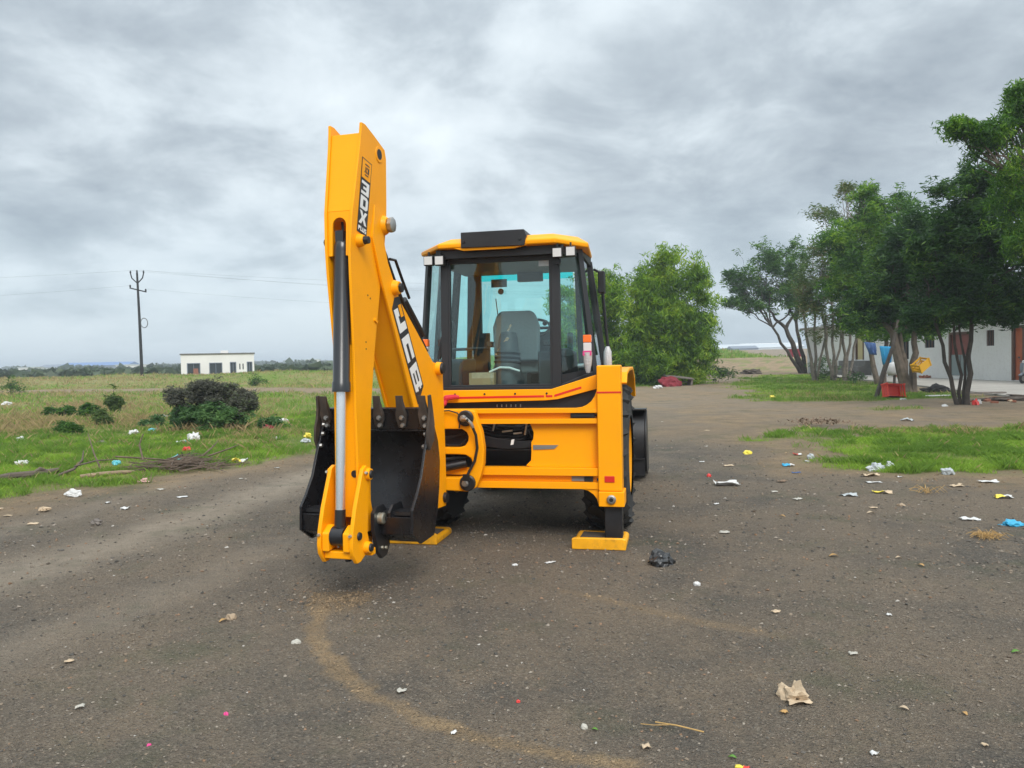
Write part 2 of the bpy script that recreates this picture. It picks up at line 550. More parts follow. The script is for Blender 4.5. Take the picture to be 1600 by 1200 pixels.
LEFT_FIELD = [(-60, -40), (-9.5, 5.0), (-6.7, 9.6), (-5.35, 11.9), (-3.8, 14.6), (-2.0, 19.5), (-.6, 26), (1.0, 34), (3.2, 41), (8, 44.5), (12.3, 46.5),
              (13.5, 55), (16, 72), (30, 74), (60, 300), (60, 900), (-900, 900), (-900, -40)]
RIGHT_NEAR = [(4.3, 11.2), (5.05, 12.9), (5.5, 15.2), (6.9, 16.4), (8.6, 17.6), (9.3, 16.2), (12.5, 17.8), (16, 18.5), (16, 8), (10, 7.6), (6.9, 9.75), (6.1, 10.1), (5.0, 11.0)]
RIGHT_PATCH = [(4.9, 15.2), (5.6, 16.3), (6.3, 18.2), (7.0, 18.0), (7.0, 16.6), (6.6, 15.2)]
RIGHT_FAR = [(8.0, 27.8), (9.5, 27.0), (12.2, 26.3), (14.2, 26.4), (16.6, 27.3), (17.5, 29.5), (17.2, 34), (19.5, 40), (21, 46), (25, 60), (22, 66), (16.5, 56), (13.5, 47), (11.5, 38), (9.2, 31)]
RIGHT_SMALL = [(10.3, 22.0), (12.4, 22.4), (12.2, 23.6), (10.6, 23.5)]
TRACK = [(-5.6, 3.2), (-4.3, 6.0), (-3.7, 7.9), (-3.15, 11.3), (-2.2, 16), (-.6, 24), (2.0, 34)]
OCHRE = [(-1.36, 5.30), (-1.29, 4.86), (-1.15, 4.49), (-.99, 4.21), (-.82, 3.97), (-.66, 3.79), (-.49, 3.62), (-.26, 3.46), (-.04, 3.34), (.20, 3.24), (.44, 3.16)]
OCHRE2 = [(.36, 5.55), (.56, 5.40), (.80, 5.16), (1.14, 4.87), (1.6, 4.6)]
FAR_ROAD = [(-70, 66), (-40, 61), (-22, 56), (-13, 50), (-8, 46), (0, 40)]


def ground_h(x, y):
    x = np.asarray(x, float); y = np.asarray(y, float)
    h = .035 * (fbm(x * .5, y * .5, 3) - .5) + .012 * (fbm(x * 2.7 + 5, y * 2.7, 2) - .5)
    r = np.hypot(x - .1, y - 7.8)
    h = h * smooth01(r, 1.8, 4.0)                       # level where the machine stands
    h = h + .12 * (fbm(x * .11, y * .11, 3) - .5) * smooth01(sdf(x, y, LEFT_FIELD), 1, 9) * smooth01(y, 6, 18) * (1 - smooth01(y, 44, 60))
    # low bank beyond the far track on the left
    m = smooth01(y, 66, 76) * (1 - smooth01(y, 84, 110)) * (1 - smooth01(x, -16, -8))
    h = h + m * (.55 + .5 * fbm(x * .12, y * .12, 3))
    # dirt bank and grassy rise ahead, right of centre
    k = smooth01(x + .16 * (y - 80), -6, 6)
    wob = 3 * (fbm(x * .2, y * .05, 3) - .5)
    h = h + k * (1.35 * smooth01(y + wob, 74, 90) + 1.25 * smooth01(y, 92, 140)) * (1 - smooth01(y, 200, 420))
    h = h + .10 * (fbm(x * .8, y * .8, 3) - .5) * smooth01(y, 70, 78) * k
    return h


def gz(x, y):
    return float(ground_h(np.array([x]), np.array([y]))[0])


def zones(x, y):
    x = np.asarray(x, float); y = np.asarray(y, float)
    n1 = fbm(x * .9, y * .9, 4) - .5
    n2 = fbm(x * 3.1 + 40, y * 3.1, 3) - .5
    sc = np.clip(np.hypot(x, y) / 14, .5, 3)
    e = (n1 * 1.6 + n2 * .7) * sc
    gl = smooth01(sdf(x, y, LEFT_FIELD) + e, -.30, .9)
    gr = np.maximum.reduce([smooth01(sdf(x, y, P) + e * q, -.35, 1.25) for P, q in ((RIGHT_NEAR, 1.3), (RIGHT_PATCH, 1.0), (RIGHT_FAR, .8), (RIGHT_SMALL, .5))])
    road = 1 - smooth01(poly_dist(x, y, FAR_ROAD) + n1 * 5, 1.6, 4.6)
    bank = smooth01(x + .16 * (y - 80), -6, 4) * smooth01(y + 8 * n1, 60, 70) * (1 - smooth01(y + 4 * n1, 90, 95)) * (1 - .8 * smooth01(n1, .02, .12))
    leftbank = smooth01(n1, .0, .16) * smooth01(y, 62, 70) * (1 - smooth01(y, 84, 95)) * (1 - smooth01(x, -12, -6))
    grass = np.clip(np.maximum(gl, gr) * (1 - road) * (1 - bank), 0, 1)
    edge = smooth01(sdf(x, y, LEFT_FIELD) + e * .8, -1.7, -.1) * (1 - gl) * smooth01(y, 4, 8)
    edge2 = np.maximum.reduce([smooth01(sdf(x, y, P) + e, -1.3, -.1) for P in (RIGHT_NEAR, RIGHT_PATCH)]) * (1 - gr)
    och = 1 - smooth01(poly_dist(x, y, OCHRE) + n2 * .07 + (fbm(x * 11, y * 11, 2) - .5) * .09, .02, .085)
    och = np.maximum(och, (1 - smooth01(poly_dist(x, y, OCHRE2) + n2 * .1, .01, .10)) * .45)
    och = och * 1.0
    och = np.maximum(och, (1 - smooth01(np.hypot((x + 1.25) / 1.3, y - 5.45) + n2 * .35, .10, .40)) * .55)
    brown = np.clip(np.maximum.reduce([edge * .85, edge2 * .8, och, road * .8, bank, leftbank * .5,
                                       smooth01(x + 4 * n1, 1.5, 6) * smooth01(y + 6 * n1, 13, 20) * (1 - smooth01(y, 70, 80)) * np.clip(.62 + 1.1 * n1, 0, 1)]), 0, 1)
    tr = (1 - smooth01(poly_dist(x, y, TRACK) + n2 * .35, .08, .75)) * (.95 + .5 * n1)
    tr = np.maximum(tr, .6 * (1 - smooth01(np.abs(poly_dist(x, y, TRACK) - 1.7) + n2 * .35, .06, .45)) * (.8 + n1))
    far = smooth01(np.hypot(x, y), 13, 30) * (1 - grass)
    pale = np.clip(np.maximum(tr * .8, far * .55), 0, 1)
    return grass, brown, pale, leftbank


def dry_mask(x, y):
    n = fbm(x * .35 + 3, y * .22, 4)
    d = smooth01(-x / np.maximum(y, 1), .24, .42) * smooth01(y, 17, 24) * (.25 + 1.1 * smooth01(n, .40, .60))
    d = np.maximum(d, .75 * smooth01(y, 30, 50) * smooth01(n, .42, .60))
    d = np.maximum(d, .55 * smooth01(n, .56, .68) * smooth01(y, 14, 20))
    return np.clip(d * (1 - smooth01(x, 2, 8)) + .5 * smooth01(n, .55, .66) * smooth01(x, 4, 8), 0, 1)


def make_ground():
    rr = [0.0]
    r = 1.2
    while r < 3200:
        rr.append(r); r *= 1.009 if r < 8 else (1.0165 if r < 130 else 1.10)
    rr = np.array(rr[1:])
    th = np.concatenate([np.linspace(R(-48), R(48), 420), np.linspace(R(48), R(312), 50)[1:-1]])
    nr, na = len(rr), len(th)
    rg, tg = np.meshgrid(rr, th, indexing='ij')
    x = (rg * np.sin(tg)).ravel(); y = (rg * np.cos(tg)).ravel()
    z = ground_h(x, y)
    i = np.arange(nr - 1)[:, None]; j = np.arange(na)[None, :]
    a = i * na + j; b = i * na + (j + 1) % na
    f = np.stack([a, a + na, b + na, b], -1).reshape(-1, 4)
    v = np.stack([x, y, z], 1)
    v = np.vstack([v, [[0, 0, float(ground_h(np.array([0.]), np.array([0.]))[0])]]])
    tri = [(j, (j + 1) % na, nr * na, nr * na) for j in range(na)]
    g, br, pl, _ = zones(v[:, 0], v[:, 1])
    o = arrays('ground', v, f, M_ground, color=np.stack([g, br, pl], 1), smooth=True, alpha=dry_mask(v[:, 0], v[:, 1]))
    # close the middle under the camera
    bm = bmesh.new(); bm.from_mesh(o.data); bm.verts.ensure_lookup_table()
    c = bm.verts[nr * na]
    for j in range(na):
        f = bm.faces.new((bm.verts[j], bm.verts[(j + 1) % na], c)); f.smooth = True
    bmesh.ops.recalc_face_normals(bm, faces=bm.faces)
    bm.to_mesh(o.data); bm.free()
    if o.data.polygons[len(o.data.polygons) // 2].normal.z < 0:
        o.data.flip_normals()
    return tag(o, kind='structure')


def ground_mat():
    m = bpy.data.materials.new('gravel_and_soil'); m.use_nodes = True
    t = m.node_tree
    b = t.nodes['Principled BSDF']
    b.inputs['Roughness'].default_value = .93
    b.inputs['Specular IOR Level'].default_value = .2
    co = N(t, 'ShaderNodeTexCoord')
    at = N(t, 'ShaderNodeAttribute', attribute_name='col')
    sp = N(t, 'ShaderNodeSeparateColor')
    L(t, at.outputs['Color'], sp.inputs[0])

    def noise(s, d=5, r=.6):
        n = N(t, 'ShaderNodeTexNoise', inp={'Scale': s, 'Detail': d, 'Roughness': r})
        L(t, co.outputs['Object'], n.inputs['Vector'])
        return n.outputs[0]

    def mix(fac, a, c, typ='MIX'):
        n = N(t, 'ShaderNodeMixRGB', blend_type=typ)
        for k, s in ((0, fac), (1, a), (2, c)):
            if isinstance(s, bpy.types.NodeSocket): L(t, s, n.inputs[k])
            elif isinstance(s, (int, float)): n.inputs[k].default_value = s
            else: n.inputs[k].default_value = (*s, 1)
        return n.outputs[0]

    def rng_(v, a, c, lo=0., hi=1.):
        n = N(t, 'ShaderNodeMapRange', inp={1: a, 2: c, 3: lo, 4: hi})
        L(t, v, n.inputs[0]); return n.outputs[0]
    gravel = mix(rng_(noise(.55, 6), .38, .66), (.118, .105, .088), (.218, .174, .128))
    gravel = mix(rng_(noise(2.3, 6, .7), .48, .7), gravel, (.235, .185, .133))
    gravel = mix(rng_(noise(1.1, 5, .7), .58, .74, 0, .55), gravel, (.076, .077, .069))
    gravel = mix(rng_(noise(.28, 7, .72), .44, .60, 0, .6), gravel, (.205, .160, .112))
    gravel = mix(rng_(noise(.19, 6, .72), .52, .66, 0, .6), gravel, (.104, .096, .084))
    # single chips of stone
    vo = N(t, 'ShaderNodeTexVoronoi', inp={'Scale': 85.0, 'Randomness': 1.0})
    L(t, co.outputs['Object'], vo.inputs['Vector'])
    vs = N(t, 'ShaderNodeSeparateColor'); L(t, vo.outputs['Color'], vs.inputs[0])
    gravel = mix(rng_(vs.outputs[0], .55, .95, 0, .5), gravel, (.065, .058, .050))
    gravel = mix(rng_(vs.outputs[1], .78, 1.0, 0, .6), gravel, (.31, .265, .21))
    vo2 = N(t, 'ShaderNodeTexVoronoi', inp={'Scale': 30.0, 'Randomness': 1.0})
    L(t, co.outputs['Object'], vo2.inputs['Vector'])
    vs2 = N(t, 'ShaderNodeSeparateColor'); L(t, vo2.outputs['Color'], vs2.inputs[0])
    gravel = mix(rng_(vs2.outputs[0], .7, 1.0, 0, .45), gravel, (.17, .135, .105))
    # paler driven tracks, brown soil, grass soil
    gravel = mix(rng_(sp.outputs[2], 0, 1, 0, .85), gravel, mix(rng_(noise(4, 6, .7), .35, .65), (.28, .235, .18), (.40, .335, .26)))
    soil = mix(rng_(noise(1.7, 6, .7), .35, .68), (.24, .172, .102), (.43, .305, .175))
    soil = mix(rng_(vs.outputs[2], .6, 1, 0, .6), soil, (.10, .078, .055))
    fb = N(t, 'ShaderNodeMath', operation='MULTIPLY', inp={1: .85})
    nb = rng_(noise(7, 6, .75), .25, .62, .35, 1.15)
    fbm_ = N(t, 'ShaderNodeMath', operation='MULTIPLY'); L(t, sp.outputs[1], fbm_.inputs[0]); L(t, nb, fbm_.inputs[1])
    L(t, fbm_.outputs[0], fb.inputs[0])
    c = mix(fb.outputs[0], gravel, soil)
    turf = mix(rng_(noise(.20, 5, .6), .38, .6), (.15, .225, .032), (.25, .21, .078))
    turf = mix(at.outputs['Alpha'], turf, mix(rng_(noise(1.2, 6, .7), .35, .65), (.235, .20, .078), (.35, .28, .135)))
    turf = mix(rng_(noise(1.6, 6, .7), .42, .75, 0, .8), turf, (.135, .245, .026))
    turf = mix(rng_(noise(9, 5, .7), .5, .7, 0, .6), turf, (.065, .115, .02))
    c = mix(sp.outputs[0], c, turf)
    # moss films in the foreground gravel
    ms = rng_(noise(.8, 5, .7), .54, .68, 0, .42)
    c = mix(ms, c, (.062, .085, .045))
    L(t, c, b.inputs['Base Color'])
    h1 = N(t, 'ShaderNodeMath', operation='MULTIPLY_ADD', inp={1: .8}); L(t, vo.outputs['Distance'], h1.inputs[0])
    L(t, noise(45, 6, .75), h1.inputs[2])
    h2 = N(t, 'ShaderNodeMath', operation='MULTIPLY_ADD', inp={1: 1.6}); L(t, noise(9, 5, .65), h2.inputs[0]); L(t, h1.outputs[0], h2.inputs[2])
    bp = N(t, 'ShaderNodeBump', inp={'Strength': 1.0, 'Distance': .024})
    L(t, h2.outputs[0], bp.inputs['Height']); L(t, bp.outputs[0], b.inputs['Normal'])
    return m


M_ground = ground_mat()
make_ground()


# ---- loose gravel: real small stones on the road
def make_pebbles():
    n = 46000
    d = 2.6 * np.exp(rng.random(n) * math.log(16 / 2.6))
    a = rng.uniform(R(-40), R(40), n)
    x = d * np.sin(a); y = d * np.cos(a)
    # a heap of coarser crumbs where the bucket dropped soil
    k = 1500
    x = np.append(x, rng.normal(-1.28, .22, k)); y = np.append(y, rng.normal(5.5, .22, k))
    g, br, pl, _ = zones(x, y)
    keep = (g < .3) & (rng.random(len(x)) > pl * .8)
    x, y, br = x[keep], y[keep], br[keep]
    n = len(x)
    s = .003 + .010 * rng.random(n) ** 4.5
    s *= np.clip(np.hypot(x, y) / 5, .75, 1.6)
    base = np.array([[1, 0, 0], [-1, 0, 0], [0, 1, 0], [0, -1, 0], [0, 0, 1], [0, 0, -1]], float)
    f = np.array([[0, 2, 4], [2, 1, 4], [1, 3, 4], [3, 0, 4], [2, 0, 5], [1, 2, 5], [3, 1, 5], [0, 3, 5]])
    v = base[None] * (s[:, None, None] * rng.uniform(.6, 1.3, (n, 6, 1)))
    v = v + rng.normal(0, .25, (n, 6, 3)) * s[:, None, None]
    v[:, :, 2] *= .65
    th = rng.random(n) * 6.28
    c_, s_ = np.cos(th)[:, None], np.sin(th)[:, None]
    vx = v[:, :, 0] * c_ - v[:, :, 1] * s_; vy = v[:, :, 0] * s_ + v[:, :, 1] * c_
    v[:, :, 0], v[:, :, 1] = vx + x[:, None], vy + y[:, None]
    v[:, :, 2] += (ground_h(x, y) + s * .25)[:, None]
    pal = np.array([[.072, .068, .062], [.105, .095, .083], [.15, .125, .10], [.20, .16, .12], [.26, .225, .185], [.38, .355, .32], [.22, .14, .09]])
    ci = rng.choice(len(pal), n, p=[.12, .22, .28, .20, .10, .012, .068])
    col = pal[ci] * (1 + .0 * br[:, None])
    col = np.where((br > .35)[:, None], np.array([.25, .18, .11]) * rng.uniform(.6, 1.2, (n, 1)), col)
    F = (f[None] + (np.arange(n) * 6)[:, None, None]).reshape(-1, 3)
    o = arrays('gravel', v.reshape(-1, 3), F, M['pebbles'], color=np.repeat(col, 6, 0))
    tag(o, 'loose grey and brown gravel scattered over the road', 'gravel', kind='stuff')


make_pebbles()


# ---- grass: blades with their own colour
def blades(x, y, hgt, wid, col, name, label):
    n = len(x)
    th = rng.random(n) * 6.283
    ln = rng.normal(0, .45, (n, 2)) * hgt[:, None]
    z = ground_h(x, y) - .01
    ca, sa = np.cos(th) * wid, np.sin(th) * wid
    v = np.empty((n, 4, 3))
    v[:, 0] = np.stack([x - ca, y - sa, z], 1)
    v[:, 1] = np.stack([x + ca, y + sa, z], 1)
    v[:, 2] = np.stack([x + ca * .7 + ln[:, 0] * .4, y + sa * .7 + ln[:, 1] * .4, z + hgt * .6], 1)
    v[:, 3] = np.stack([x + ln[:, 0], y + ln[:, 1], z + hgt], 1)
    f = np.array([[0, 1, 2], [0, 2, 3]])
    F = (f[None] + (np.arange(n) * 4)[:, None, None]).reshape(-1, 3)
    o = arrays(name, v.reshape(-1, 3), F, M['grass'], color=np.repeat(col, 4, 0))
    return tag(o, label, 'grass', kind='stuff')


def grass_field(n, box, dmax, name, label, hscale=1.0, lush=0.5, wmul=1.0):
    x0, x1, y0, y1 = box
    u = rng.random(n)
    y = y0 * (y1 / y0) ** u                              # denser nearby
    x = rng.uniform(-1, 1, n)
    x = np.where(True, x0 + (x1 - x0) * rng.random(n), x)
    ok = np.abs(x) < y * .80 + 1
    x, y = x[ok], y[ok]
    g, br, pl, lb = zones(x, y)
    cl = fbm(x * 1.3, y * 1.3, 3)
    dens = smooth01(cl, .30, .55)
    ok = (rng.random(len(x)) < g * (.25 + .85 * dens)) & (g > .25)
    x, y, g, lb, cl = x[ok], y[ok], g[ok], lb[ok], cl[ok]
    tuft = smooth01(fbm(x * 2.6 + 31, y * 2.6, 2), .50, .72)
    d = np.hypot(x, y)
    dry = np.clip(dry_mask(x, y) + .4 * lb, 0, 1) * (1 - lush * .75)
    green = np.array([.19, .33, .036]); fresh = np.array([.29, .44, .055]); deep = np.array([.095, .19, .030]); straw = np.array([.40, .32, .145])
    t = rng.random(len(x))[:, None]
    c = green * (1 - t) + fresh * t
    big = np.maximum(smooth01(fbm(x * .7 + 9, y * .7, 3), .45, .65), tuft * .9)[:, None]
    c = c * (1 - .75 * big) + deep * .75 * big
    isdry = (rng.random(len(x)) < dry * .85 + .05 * (1 - lush))[:, None]
    c = np.where(isdry, straw * rng.uniform(.6, 1.1, (len(x), 1)), c)
    h = hscale * (.022 + .05 * rng.random(len(x)) ** 2 + .05 * smooth01(cl, .5, .75) + .085 * tuft) * (1 + .5 * isdry[:, 0] * rng.random(len(x)))
    w = np.clip(d * .00022, .0028, .03) * rng.uniform(.8, 1.6, len(x)) * wmul
    return blades(x, y, h, w, c, name, label)


grass_field(560000, (-18, 0, 8.0, 27), 27, 'grass', 'bright green short grass of the field beside the road on the left', 1.0, .35)
grass_field(200000, (-75, 8, 24, 105), 105, 'grass', 'olive and straw coloured grass farther out in the left field', 1.5, 0, 1.4)
grass_field(560000, (4, 17, 7.6, 19.5), 20, 'grass', 'thick green grass patch at the right edge of the gravel road', .95, .8)
grass_field(150000, (6, 30, 21, 62), 62, 'grass', 'mown looking green grass strip in front of the right hand trees', 1.0, .7, 1.2)
grass_field(60000, (8, 70, 88, 170), 170, 'grass', 'pale green grass on the rise beyond the dirt bank', 3.0, .6, 1.5)


# tall dry stalks standing in the straw coloured part and round the foot of the big bush
_x = rng.uniform(-22, -6, 16000); _y = rng.uniform(19, 36, 16000)
_k = (rng.random(16000) < dry_mask(_x, _y) ** 1.5 * .55) & (_x < -.30 * _y)
_x, _y = _x[_k], _y[_k]
_x = np.append(_x, rng.normal(-7.9, .55, 700)); _y = np.append(_y, rng.normal(20.0, .18, 700))
blades(_x, _y, rng.uniform(.10, .34, len(_x)), rng.uniform(.003, .008, len(_x)), np.array([.40, .30, .15]) * rng.uniform(.55, 1.1, (len(_x), 1)), 'dry_grass', 'tall dry straw stalks in the left field')


# ------------------------------------------------------------------ trees
def leaf_quads(centers, size, droop, elong=1.0, n_each=30, spread=.35):
    nC = len(centers)
    c = np.repeat(centers, n_each, 0)
    n = len(c)
    off = rng.normal(0, 1, (n, 3)); off *= (spread * rng.random((n, 1)) ** .5) / (np.linalg.norm(off, axis=1, keepdims=True) + 1e-6)
    off[:, 2] *= .75
    p = c + off
    a = rng.normal(0, 1, (n, 3)); a[:, 2] = a[:, 2] * .5 - droop
    a /= np.linalg.norm(a, axis=1, keepdims=True)
    b = np.cross(a, rng.normal(0, 1, (n, 3))); b /= np.linalg.norm(b, axis=1, keepdims=True) + 1e-6
    s = size * rng.uniform(.6, 1.35, (n, 1))
    a = a * s * elong; b = b * s * .36
    v = np.stack([p - a * .5, p + b * .5, p + a * .5, p - b * .5], 1)
    F = np.arange(n * 4).reshape(n, 4)
    return v.reshape(-1, 3), F


def crown_points(blobs, density, holes=.42, depth=None, hang=0.0):
    """cluster centres in uneven tufts round each lobe of the crown, with gaps between the tufts"""
    out = []
    for (x, y, z, rx, rz) in blobs:
        ry = depth if depth else .8 * (rx + rz) / 2
        rad = np.array([rx, ry, rz]); c0 = np.array([x, y, z])
        ns = int(9 + 5 * min(4, rx * rz))
        d = rng.normal(0, 1, (ns, 3)); d /= np.linalg.norm(d, axis=1, keepdims=True)
        cs = c0 + d * rad * rng.uniform(.35, .98, (ns, 1))
        rs = rng.uniform(.28, .56, ns) * (rx * rz) ** .5
        tot = max(8, density * 4.2 * rx * ry * rz + density * 2.0)
        w = rs ** 2 / (rs ** 2).sum()
        for c, r_, k in zip(cs, rs, w):
            n = max(3, int(tot * k))
            p = rng.normal(0, 1, (n, 3)); p /= np.linalg.norm(p, axis=1, keepdims=True)
            p *= rng.random((n, 1)) ** .45 * r_
            p[:, 2] *= .72
            if hang:
                p[:, 2] -= hang * rng.random(n) ** 2 * rz
                p[:, :2] *= .8
            out.append(p + c)
        n = max(2, int(tot * .05))                      # stray sprays beyond the outline
        p = rng.normal(0, 1, (n, 3)); p /= np.linalg.norm(p, axis=1, keepdims=True)
        out.append(c0 + p * rad * rng.uniform(1.0, 1.28, (n, 1)))
    q = np.vstack(out)
    k = fbm(q[:, 0] * 1.3 + q[:, 1] * .8, q[:, 2] * 1.5 - q[:, 1] * .6, 3)
    return q[k > holes]


def limb(g, a, b, r0, r1, seg=5, wob=.12, n=7):
    a, b = Vector(a), Vector(b)
    pts = []
    for i in range(seg + 1):
        t = i / seg
        w = (b - a).length * wob * math.sin(math.pi * t)
        pts.append(a.lerp(b, t) + Vector((rnd.uniform(-w, w), rnd.uniform(-w, w), rnd.uniform(-w * .4, w * .6))) * (0 if i in (0, seg) else 1))
    g.tube(pts, [r0 + (r1 - r0) * i / seg for i in range(seg + 1)], n)
    return pts


def tree(name, base, stems, blobs, leafm, barkm, label, group, leaf=.13, dens=14, droop=.3, elong=1.6, n_each=28, spread=.38, holes=.42, depth=None, twigs=40, cat='tree', hang=0.0):
    """stems: list of (dx, dy, radius, fork point (x,y,z) or None); limbs run from the forks to the crown's lobes"""
    root = empty(name, base)
    b = Vector(base)
    P = crown_points(blobs, dens, holes, depth, hang)
    g = G(); gb = G()
    forks = []
    for (dx_, dy_, r, fk) in stems:
        f = Vector(fk)
        limb(g, (dx_, dy_, -.15), f - b, r, r * .6, 6, .025, 9)
        forks.append((f - b, r * .6))
    for (x, y, z, rx, rz) in blobs:
        c = Vector((x, y, z)) - b
        f, r = min(forks, key=lambda q: (q[0] - c).length + rnd.random() * .6)
        pts = limb(gb, f, c, r * .7, .014, 6, .06, 6)
        for _ in range(4):
            e = c + Vector((rnd.uniform(-rx, rx) * .8, rnd.uniform(-rx, rx) * .6, rnd.uniform(-rz, rz) * .8))
            limb(gb, pts[rnd.randint(2, 5)], e, r * .28 + .006, .008, 4, .14, 4)
    for f, r in forks:                                   # every stem carries on into the crown
        for c in sorted((Vector(q[:3]) - b for q in blobs), key=lambda c: (c - f).length + (2 if c.z < f.z else 0))[:2]:
            limb(gb, f, c, r, .02, 6, .06, 7)
    if len(P):
        for q in P[rng.choice(len(P), min(twigs, len(P)), replace=False)]:
            q = Vector(q) - b
            f, r = min(forks, key=lambda k: (k[0] - q).length)
            limb(gb, f.lerp(q, .55), q, .022, .006, 4, .16, 4)
    g.build('trunk', barkm, root)
    gb.build('branches', barkm, root)
    v, F = leaf_quads(P - np.array(base), leaf, droop, elong, n_each, spread)
    arrays('crown', v, F, leafm, root)
    tag(root, label, cat, group)
    return root


TG = 'trees on the right in front of the white building'
W1 = [(9.48, 46.0, 6.16, 2.11, 1.92), (8.87, 46.0, 3.12, 2.68, 2.11), (10.79, 46.0, 3.85, 1.73, 2.3), (7.75, 46.0, 5.06, 1.53, 1.92), (8.08, 46.0, 1.61, 2.11, 1.53),
      (10.57, 46.0, 1.56, 1.73, 1.53), (9.32, 46.0, 7.69, .8, .84), (11.21, 46.0, 6.6, .8, 1.15), (9.2, 45.6, 4.6, 1.8, 1.6), (7.6, 46, 2.6, 1.4, 1.5), (10.6, 46, 2.4, 1.6, 1.6), (9.0, 45.5, 1.4, 2.2, 1.2), (8.3, 46, 6.4, 1.1, 1.2)]
tree('willow_tree', (9.0, 46, 0), [(0, 0, .16, (8.9, 46, 2.6)), (.5, .2, .12, (9.9, 46.2, 2.9)), (-.4, .1, .11, (8.2, 46, 2.4))], W1, M['lf_willow'], M['bark'],
     'tall yellowish green drooping tree whose foliage reaches the ground, standing right of the machine', None, leaf=.16, dens=15, droop=.9, elong=2.1, n_each=24, spread=.40, holes=.37, hang=.9)
W2 = [(6.01, 49.0, 5.32, 1.43, 2.04), (6.58, 49.0, 2.46, 1.84, 2.04), (4.76, 49.0, 3.32, 1.63, 2.45), (3.77, 49.0, 4.96, 1.1, 2.04), (7.78, 49.0, 1.21, 1.23, 1.43),
      (5.5, 49.0, 6.6, .95, .9), (3.3, 49.0, 1.72, 1.63, 1.63)]
tree('willow_tree', (6.0, 49, 0), [(0, 0, .14, (5.8, 49, 2.4)), (-.5, 0, .11, (4.9, 49, 2.3))], W2, M['lf_willow'], M['bark'],
     'lower drooping green tree seen partly through the cab glass and behind the cab', None, leaf=.17, dens=16, droop=.9, elong=2.0, n_each=26, spread=.42, holes=.33, hang=.8)
A = [(21.84, 66.0, 9.3, 2.31, 1.93), (19.91, 66.0, 7.97, 1.54, 1.21), (23.19, 66.0, 7.36, 2.2, 1.93), (24.04, 66.0, 10.07, 1.65, 1.65), (21.26, 66.0, 6.3, 1.93, 1.2),
     (19.34, 66.0, 6.07, .99, 1.0), (24.83, 66.0, 6.23, 1.38, 1.65), (18.82, 66.0, 8.54, .66, .55)]
tree('broadleaf_tree', (25.2, 66, 0), [(0, 0, .28, (23.6, 66, 3.9)), (.1, .2, .20, (24.6, 66.3, 4.4)), (-.3, 0, .16, (22.4, 65.8, 4.0))], A, M['lf_mid'], M['bark_dark'],
     'sparse dark tree leaning left over the dirt bank, farthest of the right hand trees', TG, leaf=.22, dens=6.5, droop=.2, n_each=26, spread=.5, holes=.42, twigs=90)
B = [(19.26, 47.0, 7.61, 1.57, 1.57), (19.64, 47.0, 5.27, 1.57, 1.5), (20.41, 47.0, 4.1, 1.37, .9), (18.66, 47.0, 5.2, 1.18, 1.2), (20.81, 47.0, 6.03, 1.18, 1.57),
     (20.66, 47.0, 11.6, .8, .6), (19.28, 47.0, 9.94, 1.18, .78), (20.3, 47, 3.3, 1.5, .6), (18.9, 47, 6.6, 1.4, 1.0), (19.4, 47, 3.7, 1.9, .8), (21.4, 47, 4.4, 1.5, 1.3), (18.3, 47, 4.3, 1.1, .9), (19.3, 47, 2.9, 1.8, .6), (18.0, 47, 5.6, 1.0, 1.2)]
tree('multi_stem_tree', (19.6, 47, 0), [(-.95, .3, .11, (17.9, 47.2, 4.3)), (-.88, .35, .10, (18.7, 47.4, 4.6)), (-.82, .25, .08, (19.3, 47, 4.0)), (.0, 0, .11, (19.0, 47, 4.4)), (.08, .05, .10, (19.7, 47.2, 4.7)), (.15, -.05, .08, (20.2, 46.8, 4.0)), (.78, .1, .11, (20.2, 47, 4.8)), (.86, .1, .10, (20.9, 47.2, 4.5)), (.93, 0, .09, (21.6, 47, 4.2))],
     B, M['lf_olive'], M['bark_pale'], 'cluster of thin pale grey stems with thin olive brown foliage beside the building corner', TG, leaf=.16, dens=8, droop=.25, n_each=24, spread=.42, holes=.40, twigs=140)
C_ = [(19.06, 40.0, 8.99, 1.67, 1.17), (18.06, 40.0, 7.69, 1.83, 1.33), (20.05, 40.0, 7.32, 1.5, 1.67), (19.38, 40.0, 5.35, 2.0, 1.67), (17.72, 40.0, 5.71, 1.5, 1.33), (20.39, 40.0, 9.62, .83, .6), (18.2, 40, 10.0, .7, .5), (19.4, 40, 3.9, 1.6, .8), (18.0, 40, 4.4, 1.2, .8), (20.8, 40, 4.6, 1.3, 1.2), (21.3, 40, 6.8, 1.4, 1.6), (19.0, 40, 7.2, 1.6, 1.4), (18.2, 40, 3.2, 1.3, .6), (20.2, 40, 3.2, 1.6, .7), (19.2, 40, 6.3, 1.8, 1.3), (18.5, 40, 2.7, 1.2, .5), (20.8, 40, 2.75, 1.4, .5)]
tree('broadleaf_tree', (19.1, 40, 0), [(0, 0, .15, (18.4, 40, 3.3)), (.35, .1, .14, (19.6, 40.2, 3.2)), (.1, .3, .11, (20.2, 40, 3.5))], C_, M['lf_bright'], M['bark'],
     'lighter green rounded tree with blue cloths hung under its crown', TG, leaf=.16, dens=17, droop=.35, n_each=30, spread=.40, holes=.33)
